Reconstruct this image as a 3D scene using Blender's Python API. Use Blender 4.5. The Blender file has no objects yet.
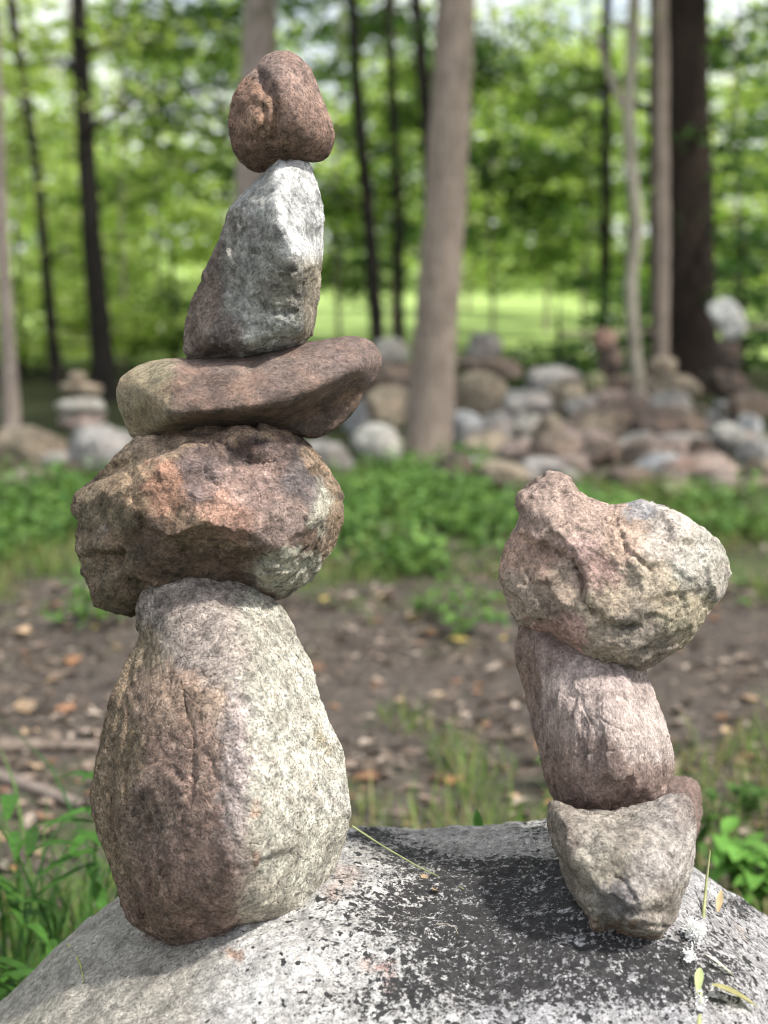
import bpy, bmesh, math, random
import numpy as np
from mathutils import Vector, geometry
R = math.radians
scene = bpy.context.scene
col = scene.collection
rng = np.random.default_rng(7)
random.seed(7)

# ------------------------------------------------------------------ camera
W, H = 768, 1024
PITCH = R(10.0)
FPX = 512 / math.tan(R(19.0))
CAM = np.array([0, 0, 1.25])
FW = np.array([0, math.cos(PITCH), -math.sin(PITCH)])
UP = np.array([0, math.sin(PITCH), math.cos(PITCH)])
RT = np.array([1.0, 0, 0])
def ray(px, py):
    d = FW + (px-384)/FPX*RT + (512-py)/FPX*UP
    return d/np.linalg.norm(d)
def at(px, py, y):                      # point of the pixel's sight line at world distance y
    d = ray(px, py); return CAM + d*(y/d[1])
def gnd(px, py, z=0.0):
    d = ray(px, py); return CAM + d*((z-CAM[2])/d[2])
def project(P):
    q = P-CAM
    dz = q@FW
    return 384+FPX*(q@RT)/dz, 512-FPX*(q@UP)/dz
cd = bpy.data.cameras.new('camera'); cam = bpy.data.objects.new('camera', cd); col.objects.link(cam)
cam.location = CAM; cam.rotation_euler = (R(90)-PITCH, 0, 0)
cd.sensor_fit = 'VERTICAL'; cd.sensor_height = 36; cd.lens = 18/math.tan(R(19.0))
cd.clip_end = 2000; cd.clip_start = 0.05
cd.dof.use_dof = True; cd.dof.focus_distance = 1.47; cd.dof.aperture_fstop = 3.7
scene.camera = cam

# ------------------------------------------------------------------ helpers
def tag(o, label=None, cat=None, group=None, kind=None):
    if label: o['label'] = label
    if cat: o['category'] = cat
    if group: o['group'] = group
    if kind: o['kind'] = kind
    return o
def link(name, me, mat=None, parent=None, loc=None):
    o = bpy.data.objects.new(name, me); col.objects.link(o)
    if mat and me is not None: me.materials.append(mat)
    if parent: o.parent = parent
    if loc is not None: o.location = loc
    return o
def mesh_np(name, V, F, smooth=True, colors=None, attrs=None):
    """F: int array (n,k)."""
    me = bpy.data.meshes.new(name)
    V = np.asarray(V, np.float32); F = np.asarray(F, np.int32)
    me.vertices.add(len(V)); me.vertices.foreach_set('co', V.ravel())
    n, k = F.shape
    me.loops.add(n*k); me.loops.foreach_set('vertex_index', F.ravel())
    me.polygons.add(n); me.polygons.foreach_set('loop_start', np.arange(0, n*k, k, dtype=np.int32))
    me.polygons.foreach_set('use_smooth', np.full(n, smooth))
    if colors is not None:
        a = me.attributes.new('tint', 'FLOAT_COLOR', 'POINT')
        c = np.ones((len(V), 4), np.float32); c[:, :3] = colors
        a.data.foreach_set('color', c.ravel())
    for nm, v in (attrs or {}).items():
        a = me.attributes.new(nm, 'FLOAT', 'POINT'); a.data.foreach_set('value', np.asarray(v, np.float32))
    me.update(calc_edges=True)
    return me
# Perlin noise, vectorised
_perm = np.random.default_rng(3).permutation(256).astype(np.int64); _perm = np.concatenate([_perm, _perm, _perm])
_g = np.random.default_rng(4).normal(size=(256, 3)); _g /= np.linalg.norm(_g, axis=1)[:, None]
def perlin(P, seed=0):
    P = P + seed*17.31
    I = np.floor(P).astype(np.int64); f = P-I; I &= 255
    u = f*f*f*(f*(f*6-15)+10)
    out = 0
    for a in (0, 1):
        wa = u[:, 0] if a else 1-u[:, 0]
        for b in (0, 1):
            wb = u[:, 1] if b else 1-u[:, 1]
            for c in (0, 1):
                wc = u[:, 2] if c else 1-u[:, 2]
                h = _perm[_perm[_perm[(I[:, 0]+a) & 255]+((I[:, 1]+b) & 255)]+((I[:, 2]+c) & 255)]
                g = _g[h]
                out = out + wa*wb*wc*(g[:, 0]*(f[:, 0]-a)+g[:, 1]*(f[:, 1]-b)+g[:, 2]*(f[:, 2]-c))
    return out*1.5
def fbm(P, scale, octv=5, seed=0, gain=.5, ridged=False):
    s, a, tot = scale, 1.0, 0
    for i in range(octv):
        n = perlin(P*s, seed+i*3)
        if ridged: n = 1-2*np.abs(n)*1.4
        tot = tot+a*n; s *= 2.03; a *= gain
    return tot
def chips(P, nseed, seed, tilt):
    r_ = np.random.default_rng(seed); S = P[r_.integers(0, len(P), nseed)]
    g = r_.normal(size=(nseed, 3))*tilt; o = r_.normal(size=nseed)*.0006
    Pw = P+.006*np.stack([fbm(P, 40, 3, seed+i) for i in range(3)], 1)
    out = np.empty(len(P))
    for a in range(0, len(P), 20000):
        q = Pw[a:a+20000]; D2 = (q**2).sum(1)[:, None]-2*q@S.T+(S**2).sum(1)[None]
        i = np.argpartition(D2, 1, axis=1)[:, :2]; d0 = np.take_along_axis(D2, i, 1); sw = d0[:, 0] > d0[:, 1]; i[sw] = i[sw][:, ::-1]; d0 = np.sort(d0, 1)
        v = [((q-S[i[:, j]])*g[i[:, j]]).sum(1)+o[i[:, j]] for j in (0, 1)]
        d = np.sqrt(np.maximum(d0, 0)); e = np.clip((d[:, 1]-d[:, 0])/.0018, 0, 1); w = .5+.5*e*e*(3-2*e)
        out[a:a+20000] = v[0]*w+v[1]*(1-w)
    return out
_ico = {}
def ico(sub):
    if sub not in _ico:
        bm = bmesh.new(); bmesh.ops.create_icosphere(bm, subdivisions=sub, radius=1.0)
        V = np.array([v.co[:] for v in bm.verts]); F = np.array([[v.index for v in f.verts] for f in bm.faces])
        bm.free(); _ico[sub] = (V/np.linalg.norm(V, axis=1)[:, None], F)
    return _ico[sub]
def normals(V, F):
    n = np.cross(V[F[:, 1]]-V[F[:, 0]], V[F[:, 2]]-V[F[:, 0]])
    N = np.zeros_like(V)
    for k in range(3):
        for c in range(3):
            N[:, c] += np.bincount(F[:, k], n[:, c], len(V))
    return N/np.maximum(np.linalg.norm(N, axis=1), 1e-12)[:, None]
def segdist(P, poly):
    d = np.full(len(P), 1e9)
    for a, b in zip(poly[:-1], poly[1:]):
        a = np.array(a, float); b = np.array(b, float); ab = b-a
        t = np.clip(((P-a)@ab)/(ab@ab), 0, 1)
        d = np.minimum(d, np.linalg.norm(P-a-t[:, None]*ab, axis=1))
    return d

# ------------------------------------------------------------------ node helpers
def newmat(name):
    m = bpy.data.materials.new(name); m.use_nodes = True
    nt = m.node_tree; nt.nodes.clear()
    out = nt.nodes.new('ShaderNodeOutputMaterial'); b = nt.nodes.new('ShaderNodeBsdfPrincipled')
    nt.links.new(b.outputs[0], out.inputs[0])
    return m, nt, b, out
class NT:
    def __init__(s, nt): s.nt = nt
    def n(s, t, **kw):
        x = s.nt.nodes.new('ShaderNode'+t)
        for k, v in kw.items(): setattr(x, k, v)
        return x
    def l(s, a, b): s.nt.links.new(a, b)
    def noise(s, vec, scale, detail=4, rough=.55, dist=0):
        x = s.n('TexNoise'); s.l(vec, x.inputs['Vector'])
        x.inputs['Scale'].default_value = scale; x.inputs['Detail'].default_value = detail
        x.inputs['Roughness'].default_value = rough; x.inputs['Distortion'].default_value = dist
        return x.outputs['Fac']
    def rng(s, v, a, b, c=0, d=1):
        x = s.n('MapRange'); s.l(v, x.inputs[0])
        for i, q in enumerate((a, b, c, d)): x.inputs[i+1].default_value = q
        return x.outputs[0]
    def mix(s, f, a, b, blend='MIX'):
        x = s.n('Mix', data_type='RGBA', blend_type=blend)
        for v, i in ((f, 0), (a, 6), (b, 7)):
            if hasattr(v, 'is_linked'): s.l(v, x.inputs[i])
            elif i == 0: x.inputs[0].default_value = v
            else: x.inputs[i].default_value = (*v, 1)
        return x.outputs[2]
    def math(s, op, a, b=0.0):
        x = s.n('Math', operation=op)
        for i, v in enumerate((a, b)):
            if hasattr(v, 'is_linked'): s.l(v, x.inputs[i])
            else: x.inputs[i].default_value = v
        return x.outputs[0]
    def bump(s, h, dist, strength=1, prev=None):
        x = s.n('Bump'); x.inputs['Strength'].default_value = strength; x.inputs['Distance'].default_value = dist
        s.l(h, x.inputs['Height'])
        if prev: s.l(prev, x.inputs['Normal'])
        return x.outputs[0]
def rock_mat(name, g1=90, g2=400, contrast=.5, dark=(.06, .05, .045), darkamt=.35, pale=(.7, .68, .62), paleamt=.25,
             bump=1.0, stretch=(1, 1, 1), rot=(0, 0, 0), lichen=None, veins=0.0, rough=.85, spec=.3, hue=(.30, .17, .11)):
    m, nt, b, out = newmat(name); k = NT(nt)
    tc = k.n('TexCoord'); mp = k.n('Mapping'); k.l(tc.outputs['Object'], mp.inputs[0])
    mp.inputs['Scale'].default_value = stretch; mp.inputs['Rotation'].default_value = rot
    v = mp.outputs[0]
    at_ = k.n('Attribute', attribute_name='tint'); c = at_.outputs['Color']
    big = k.noise(v, g1*.28, 6, .65, .4)
    mid = k.noise(v, g1, 9, .68, .3)
    fine = k.noise(v, g2, 6, .7)
    # value variation
    vv = k.rng(mid, .34, .66, 1-contrast*1.2, 1+contrast*1.35)
    vb = k.rng(big, .34, .66, 1-contrast*.75, 1+contrast*.7)
    c = k.mix(1, c, k.math('MULTIPLY', vv, vb), 'MULTIPLY')
    hn = k.noise(v, g1*.5, 4, .6)
    c = k.mix(k.rng(hn, .45, .7, 0, .35), c, hue)
    gr = k.n('TexVoronoi'); gr.inputs['Scale'].default_value = g2*.9; k.l(v, gr.inputs['Vector'])
    gs = k.n('SeparateColor'); k.l(gr.outputs['Color'], gs.inputs[0])
    c = k.mix(1, c, k.rng(gs.outputs[0], 0, 1, .78, 1.24), 'MULTIPLY')
    if darkamt:
        df = k.rng(fine, .38, .46, min(1, darkamt*1.6), 0)
        c = k.mix(df, c, dark)
    if paleamt:
        pf = k.math('MULTIPLY', k.rng(k.noise(v, g2*.8, 5, .75), .53, .59, 0, 1), k.rng(big, .35, .6, .2*paleamt, paleamt))
        c = k.mix(pf, c, k.mix(.4, k.mix(1, c, (1.9, 1.9, 1.85), 'MULTIPLY'), pale))
    if lichen:
        la = k.n('Attribute', attribute_name='lichen').outputs['Fac']
        ln = k.noise(v, 62, 9, .78, .2)
        ln2 = k.noise(v, 260, 4, .7)
        la = k.math('MINIMUM', la, .275)
        s_ = k.math('ADD', k.math('ADD', k.math('MULTIPLY', ln, .9), k.math('MULTIPLY', ln2, .9)), la)
        sp = k.math('ADD', k.noise(v, 105, 2, .5), k.math('MULTIPLY', la, .6))
        c = k.mix(k.rng(sp, .70, .72, 0, .95), c, (.025, .025, .027))
        c = k.mix(k.rng(s_, 1.06, 1.15, 0, 1), c, k.mix(k.rng(k.noise(v, 160, 6, .7), .35, .65), (.018, .018, .02), (.065, .063, .064)))
    k.l(c, b.inputs['Base Color'])
    b.inputs['Roughness'].default_value = rough
    b.inputs['Specular IOR Level'].default_value = spec
    nb = k.bump(mid, .0055*bump, 1)
    nb = k.bump(fine, .0042*bump, 1.0, nb)
    if veins:
        vo = k.n('TexVoronoi', feature='DISTANCE_TO_EDGE'); vo.inputs['Scale'].default_value = g1*.35
        wv = k.n('Vector' + 'Math', operation='ADD'); nz = k.n('TexNoise'); nz.inputs['Scale'].default_value = g1*.3; nz.inputs['Detail'].default_value = 5
        k.l(v, nz.inputs['Vector']); sc = k.n('VectorMath', operation='SCALE'); sc.inputs['Scale'].default_value = .03
        k.l(nz.outputs['Color'], sc.inputs[0]); k.l(v, wv.inputs[0]); k.l(sc.outputs[0], wv.inputs[1]); k.l(wv.outputs[0], vo.inputs['Vector'])
        e = k.rng(vo.outputs['Distance'], 0, .05, 0, 1)
        nb = k.bump(e, .0015*veins, .7, nb)
    k.l(nb, b.inputs['Normal'])
    return m
def leaf_mat(name, trans=.5, rough=.32, attr=True, color=(.1, .2, .03), spec=.5):
    m, nt, b, out = newmat(name); k = NT(nt)
    tc = k.n('TexCoord')
    if attr: c = k.n('Attribute', attribute_name='tint').outputs['Color']
    else:
        oi = k.n('ObjectInfo'); c = k.mix(1, color, k.rng(oi.outputs['Random'], 0, 1, .7, 1.3), 'MULTIPLY')
    c = k.mix(1, c, k.rng(k.noise(tc.outputs['Object'], 60, 3), .3, .7, .8, 1.2), 'MULTIPLY')
    k.l(c, b.inputs['Base Color']); b.inputs['Roughness'].default_value = rough
    b.inputs['Specular IOR Level'].default_value = spec
    t = k.n('BsdfTranslucent'); hs = k.mix(1, c, (1.25, 1.3, .8), 'MULTIPLY'); k.l(hs, t.inputs[0])
    ms = k.n('MixShader'); ms.inputs[0].default_value = trans
    k.l(b.outputs[0], ms.inputs[1]); k.l(t.outputs[0], ms.inputs[2]); k.l(ms.outputs[0], out.inputs[0])
    return m
def bark_mat(name, c1, c2, sc=14):
    m, nt, b, out = newmat(name); k = NT(nt)
    tc = k.n('TexCoord'); mp = k.n('Mapping'); k.l(tc.outputs['Object'], mp.inputs[0]); mp.inputs['Scale'].default_value = (1, 1, .22)
    a = k.noise(mp.outputs[0], sc*2.5, 8, .7, .5); b2 = k.noise(tc.outputs['Object'], 2.2, 4, .6)
    c = k.mix(k.rng(a, .35, .65), c1, c2); c = k.mix(k.rng(b2, .4, .7, 0, .35), c, tuple(x*1.35 for x in c2))
    c = k.mix(k.rng(k.noise(tc.outputs['Object'], 5.5, 6, .7), .50, .62, 0, .45), c, tuple(x*.45 for x in c2)); c = k.mix(k.rng(k.noise(tc.outputs['Object'], 3.1, 5, .7), .56, .68, 0, .5), c, (.12, .13, .07) if c2[0] > .2 else (.03, .035, .02))
    k.l(c, b.inputs['Base Color']); b.inputs['Roughness'].default_value = .9; b.inputs['Specular IOR Level'].default_value = .15
    k.l(k.bump(a, .05, 1), b.inputs['Normal'])
    return m

# ------------------------------------------------------------------ the boulder surface
GSX = [-400, -150, -60, 0, 60, 118, 170, 250, 350, 400, 440, 480, 545, 600, 650, 700, 768, 840, 950, 1200]
GSY = [1700, 1190, 1080, 1012, 951, 903, 874, 842, 826, 831, 829, 825, 817, 822, 842, 876, 920, 975, 1090, 1600]
YC, KQ = 1.62, 1.0
_gx, _gz = [], []
for a_, b_ in zip(GSX, GSY):
    p_ = at(a_, b_, YC); _gx.append(p_[0]); _gz.append(p_[2]+KQ*.2**2)
def boulder_z(x, y):
    x = np.asarray(x, float); y = np.asarray(y, float)
    g = sum(np.interp(x+o, _gx, _gz) for o in (-.03, -.015, 0, .015, .03))/5
    dy = y-(YC-.2)
    q = KQ*dy*dy + np.where(dy < 0, .9*dy*dy*np.clip(-dy-.25, 0, 1)*2, 0)
    P = np.stack([x, y, x*0], -1).reshape(-1, 3)
    n = (.010*fbm(P, 5, 3, 11)+.006*fbm(P, 16, 3, 13)+.0022*fbm(P, 60, 4, 15)).reshape(x.shape)
    return g-q+n
def hit(px, py):
    d = ray(px, py); t = np.linspace(.7, 3.0, 900); P = CAM+d*t[:, None]
    z = boulder_z(P[:, 0], P[:, 1]); i = np.argmax(P[:, 2] < z)
    if i == 0: return CAM+d*1.6
    return P[i]
def blob(px, py, lst):
    s = 0
    for (cx, cy, rx, ry, a) in lst:
        s = s+a*np.exp(-(((px-cx)/rx)**2+((py-cy)/ry)**2))
    return s
def colour_field(px, py, pts, P3, warp=14, seed=0):
    wx = px+warp*fbm(P3, 22, 4, seed+40)+.6*warp*fbm(P3, 110, 3, seed+41); wy = py+warp*fbm(P3, 22, 4, seed+50)+.6*warp*fbm(P3, 110, 3, seed+51)
    num = 0; den = 1e-12
    for (cx, cy, r_, c) in pts:
        rx, ry = r_ if isinstance(r_, tuple) else (r_, r_)
        w = np.exp(-(((wx-cx)/rx)**2+((wy-cy)/ry)**2)*2.4)+1e-12
        num = num+w[:, None]*np.array(c)[None, :]; den = den+w
    return num/den[:, None]
def build_boulder():
    def axis(a, b, c0, c1, nf, nc):
        return np.concatenate([np.linspace(a, c0, nc, endpoint=False), np.linspace(c0, c1, nf, endpoint=False), np.linspace(c1, b, nc)])
    xs = axis(-1.0, 1.05, -.48, .52, 620, 60); ys = axis(.55, 2.45, 1.12, 1.78, 420, 70)
    X, Y = np.meshgrid(xs, ys)
    Z = np.maximum(boulder_z(X, Y), -.15)
    V = np.stack([X, Y, Z], -1).reshape(-1, 3)
    nx, ny = len(xs), len(ys)
    i = np.arange(nx*ny).reshape(ny, nx)
    F = np.stack([i[:-1, :-1], i[:-1, 1:], i[1:, 1:], i[1:, :-1]], -1).reshape(-1, 4)
    px, py = project(V)
    colr = colour_field(px, py, [
        (100, 980, (110, 60), (.33, .31, .27)), (40, 1000, 60, (.34, .32, .27)), (320, 930, (80, 60), (.56, .55, .54)), (300, 1000, (90, 60), (.56, .55, .54)),  # greyer left tones put the tall stack's cast shadow into the granite
        (420, 1010, 60, (.50, .50, .50)), (560, 1000, 100, (.40, .40, .42)), (480, 850, (90, 20), (.40, .39, .37)),
        (730, 950, 60, (.44, .43, .44)), (330, 895, 11, (.45, .30, .25)), (396, 985, 12, (.42, .26, .22)), (368, 962, 10, (.5, .36, .32)), (388, 968, 8, (.3, .13, .10)),
        (742, 932, 7, (.45, .36, .28)), (345, 878, 12, (.5, .42, .38)), (235, 950, (12, 6), (.42, .27, .2)), (150, 935, 8, (.36, .26, .2))], V, 10, 5)
    lich_shade = blob(px, py, [(480, 905, 110, 40, .34), (540, 880, 80, 26, .30), (530, 970, 130, 50, .16), (470, 975, 80, 40, .12), (410, 852, 40, 14, .22),  # black lichen, with the short stack's cast shadow worked into the strongest blobs
                         (370, 835, 25, 9, .30), (540, 832, 40, 16, .16), (400, 1000, 40, 25, .10), (690, 985, 60, 40, .10), (740, 905, 35, 16, .14), (640, 960, 60, 20, .2), (620, 990, 60, 30, .1),
                         (225, 955, 40, 14, .05), (740, 950, 60, 70, .07), (490, 844, 85, 12, -.16), (355, 930, 40, 50, .05), (330, 1010, 60, 25, .08), (80, 980, 90, 50, -.12)])
    lich_shade = lich_shade+.045-.10*np.clip((300-px)/100, 0, 1)
    me = mesh_np('granite_boulder', V, F, True, colr, {'lichen': lich_shade})
    o = link('granite_boulder', me, rock_mat('boulder_granite', hue=(.42, .39, .36), g1=110, g2=430, contrast=.38, darkamt=.55, dark=(.07, .06, .06), pale=(.74, .74, .72), paleamt=.6, bump=.9, lichen=True))
    tag(o, 'large pale granite boulder with black lichen that carries both stone stacks', 'boulder')
build_boulder()

# ------------------------------------------------------------------ hero stones
def raster(pts, hs, extra, lo, n, cell):
    P = [Vector((x, y)) for x, y in pts]
    r = geometry.delaunay_2d_cdt(P, [], [], 0, 1e-6)
    vs = np.array([v[:] for v in r[0]]); orig = r[3]
    hh = np.array([np.mean([hs[k] for k in o]) if o else 0 for o in orig])
    gx, gy = np.meshgrid(lo[0]+np.arange(n[0])*cell, lo[1]+np.arange(n[1])*cell)
    G = np.full(gx.shape, np.nan)
    for f in r[2]:
        a, b, c = vs[f[0]], vs[f[1]], vs[f[2]]
        den = (b[1]-c[1])*(a[0]-c[0])+(c[0]-b[0])*(a[1]-c[1])
        if abs(den) < 1e-9: continue
        l1 = ((b[1]-c[1])*(gx-c[0])+(c[0]-b[0])*(gy-c[1]))/den
        l2 = ((c[1]-a[1])*(gx-c[0])+(a[0]-c[0])*(gy-c[1]))/den
        l3 = 1-l1-l2
        m = (l1 > -.001) & (l2 > -.001) & (l3 > -.001)
        G[m] = (l1*hh[f[0]]+l2*hh[f[1]]+l3*hh[f[2]])[m]
    G[np.isnan(G)] = extra
    return G
def blur(G, r_):
    k = np.exp(-(np.arange(-3*r_, 3*r_+1)/max(r_, .5))**2/2); k /= k.sum(); h = len(k)//2
    G = np.apply_along_axis(lambda a: np.convolve(np.pad(a, h, 'edge'), k, 'valid'), 0, G)
    return np.apply_along_axis(lambda a: np.convolve(np.pad(a, h, 'edge'), k, 'valid'), 1, G)
def chaikin(p, n=1):
    p = np.array(p, float)
    for _ in range(n):
        q = np.roll(p, -1, 0); p = np.stack([p*.75+q*.25, p*.25+q*.75], 1).reshape(-1, 2)
    return p
def hero(name, label, outline, centre, y, pts, edge, back, colours, mat, k=2.6, rb=2, grooves=(), bumps=(), plates=(), rough=(3., 1.6, .8), smooth_out=1,
         sub=7, seed=0, plane_through=None, aniso=(1, 1, 1), chisel=0, terr=0, calm=(), chip=1.0):
    """outline/pts in photo pixels, heights in the same unit toward the viewer; built as a closed solid in metres."""
    d = ray(*centre)
    if plane_through is not None: L = (plane_through-CAM)@d
    else: L = y/d[1]
    C = CAM+d*L
    u = np.cross(d, [0, 0, 1]); u /= np.linalg.norm(u); v = np.cross(u, d)
    def uv(px, py):
        r_ = ray(px, py); q = CAM+r_*(L/(r_@d))-C; return (q@u, q@v)
    s = L/FPX/(ray(*centre)@FW)
    out = np.array([uv(*p) for p in chaikin(outline, smooth_out)])
    th = np.arctan2(out[:, 1], out[:, 0]); rr = np.hypot(out[:, 0], out[:, 1])
    o_ = np.argsort(th); th, rr = th[o_], rr[o_]
    th = np.concatenate([th-2*np.pi, th, th+2*np.pi]); rr = np.tile(rr, 3)
    ip = [uv(p[0], p[1]) for p in pts]; hs = [edge*s]*len(outline)+[p[2]*s for p in pts]
    allp = [uv(*p) for p in outline]+ip
    lo = out.min(0)-.01; hi = out.max(0)+.01; cell = 2*s
    n = (int((hi[0]-lo[0])/cell)+1, int((hi[1]-lo[1])/cell)+1)
    G = blur(raster(allp, hs, edge*s, lo, n, cell), rb)
    D, F = ico(sub)
    # local axes of the sphere: x=u, y=v, z=toward viewer
    t = np.arctan2(D[:, 1], D[:, 0]); rho = np.hypot(D[:, 0], D[:, 1])
    Rr = np.interp(t, th, rr)
    sc = np.abs(D[:, 2]); nrm = (rho**k+sc**k)**(1/k)
    sr, sz = rho/nrm, D[:, 2]/nrm
    A = sr*Rr*np.cos(t); B = sr*Rr*np.sin(t)
    fx = np.clip((A-lo[0])/cell, 0, n[0]-1.001); fy = np.clip((B-lo[1])/cell, 0, n[1]-1.001)
    ix, iy = fx.astype(int), fy.astype(int); fx -= ix; fy -= iy
    h = (G[iy, ix]*(1-fx)+G[iy, ix+1]*fx)*(1-fy)+(G[iy+1, ix]*(1-fx)+G[iy+1, ix+1]*fx)*fy
    P2 = np.stack([A, B], 1)
    front = D[:, 2] > 0
    for poly, wd, dp in grooves:
        dd = segdist(P2+s*3*np.stack([fbm(np.c_[P2, A*0], 60, 3, seed+5), fbm(np.c_[P2, A*0], 60, 3, seed+6)], 1), [uv(*q) for q in poly])
        h = h-dp*s*np.exp(-(dd/(wd*s))**2)
    for poly, dh, ed in plates:
        q = P2+s*4*np.stack([fbm(np.c_[P2, A*0], 45, 4, seed+15, .6), fbm(np.c_[P2, A*0], 45, 4, seed+16, .6)], 1)
        pg = np.array([uv(*z) for z in poly]); inside = np.zeros(len(A), bool)
        for a, b in zip(pg, np.roll(pg, -1, 0)):
            inside ^= ((a[1] > q[:, 1]) != (b[1] > q[:, 1])) & (q[:, 0] < (b[0]-a[0])*(q[:, 1]-a[1])/(b[1]-a[1]+1e-12)+a[0])
        dd = segdist(q, list(pg)+[pg[0]])*np.where(inside, 1, -1)
        h = h+dh*s*(1/(1+np.exp(-np.clip(dd/(ed*s), -30, 30))))
    for (bx, by, br, bh) in bumps:
        cu = uv(bx, by); h = h+bh*s*np.exp(-((A-cu[0])**2+(B-cu[1])**2)/(br*s)**2)
    Wd = np.where(front, sz*h, sz*back*s)
    V = C+A[:, None]*u+B[:, None]*v-Wd[:, None]*d
    Vl = V-C
    N = normals(Vl, F)
    if N[np.argmax(D[:, 2])]@d > 0: N = -N; F = F[:, ::-1]
    if chisel:
        r_ = np.random.default_rng(seed+99)
        for _ in range(chisel):
            nv = r_.normal(size=3); nv /= np.linalg.norm(nv)
            q = Vl@nv; c_ = q.max()*r_.uniform(.9, .97); ex = np.maximum(q-c_, 0)
            Vl = Vl-ex[:, None]*nv*.85
        N = normals(Vl, F)
    An = np.array(aniso)
    Q = Vl*An
    a1, a2, a3 = [x*s for x in rough]
    cm = np.ones(len(Vl)); ppx, ppy = project(C+Vl)
    for (cx, cy, cr) in calm: cm = cm*(1-.85*np.exp(-(((ppx-cx)**2+(ppy-cy)**2)/cr**2)**1.5))
    disp = a1*fbm(Q, 14, 3, seed)*cm+a2*.22*(fbm(Q+.01*fbm(Q, 20, 2, seed+3)[:, None], 34, 4, seed+7, .55, True)-.6)*cm+a3*1.2*fbm(Q, 120, 4, seed+9, .7)*(.4+.6*cm)
    if chip: disp = disp+a2*chip*(chips(Q, 90, seed+60, .9)/.001/1.0*.35+chips(Q, 420, seed+61, .7)/.001*.35)*.15*cm
    if terr:
        tt = (Vl@np.array([.25, -.3, 1.0]))*110+2.2*fbm(Vl, 18, 4, seed+21); fr = tt-np.floor(tt)
        disp = disp+terr*s*(np.where(fr < .8, fr/.8, (1-fr)/.2)-.5)
    Vl = Vl+N*disp[:, None]
    px, py = project(C+Vl)
    colr = colour_field(px, py, colours, Vl, 10, seed)
    me = mesh_np(name, Vl, F, True, colr)
    o = link(name, me, mat, loc=C); tag(o, label, 'stone')
    return o

M_top = rock_mat('brown_sandstone', g1=120, g2=430, contrast=.45, dark=(.05, .03, .025), darkamt=.55, pale=(.5, .38, .30), paleamt=.35, bump=1.2)
M_gry = rock_mat('grey_quartz', hue=(.20, .19, .17), g1=90, g2=400, contrast=.5, dark=(.09, .08, .07), darkamt=.35, pale=(.72, .72, .68), paleamt=.35, bump=1.4)
M_slab = rock_mat('smooth_purple_stone', g1=80, g2=420, contrast=.3, dark=(.06, .045, .04), darkamt=.4, pale=(.45, .38, .32), paleamt=.3, bump=.8, stretch=(.85, 1, 1))
M_red = rock_mat('rusty_broken_stone', g1=95, g2=400, contrast=.5, dark=(.05, .04, .035), darkamt=.45, pale=(.6, .52, .44), paleamt=.35, bump=1.5, veins=.6)
M_big = rock_mat('weathered_granite', hue=(.32, .23, .17), g1=120, g2=420, contrast=.5, dark=(.10, .07, .055), darkamt=.6, pale=(.8, .79, .71), paleamt=.6, bump=1.3, veins=1.3)
M_hrt = rock_mat('tan_feldspar', hue=(.50, .36, .28), g1=100, g2=380, contrast=.4, dark=(.10, .08, .06), darkamt=.4, pale=(.72, .66, .56), paleamt=.45, bump=1.5)
M_pnk = rock_mat('pink_schist', hue=(.34, .26, .23), g1=90, g2=400, contrast=.35, dark=(.10, .075, .065), darkamt=.4, pale=(.62, .54, .5), paleamt=.45, bump=1.2, stretch=(1.25, 1.25, .8), rot=(0, R(-14), 0), veins=.5, rough=.62, spec=.4)
M_r1 = rock_mat('olive_gneiss', hue=(.27, .27, .22), g1=100, g2=430, contrast=.45, dark=(.09, .09, .075), darkamt=.45, pale=(.68, .68, .58), paleamt=.5, bump=1.2)

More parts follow.
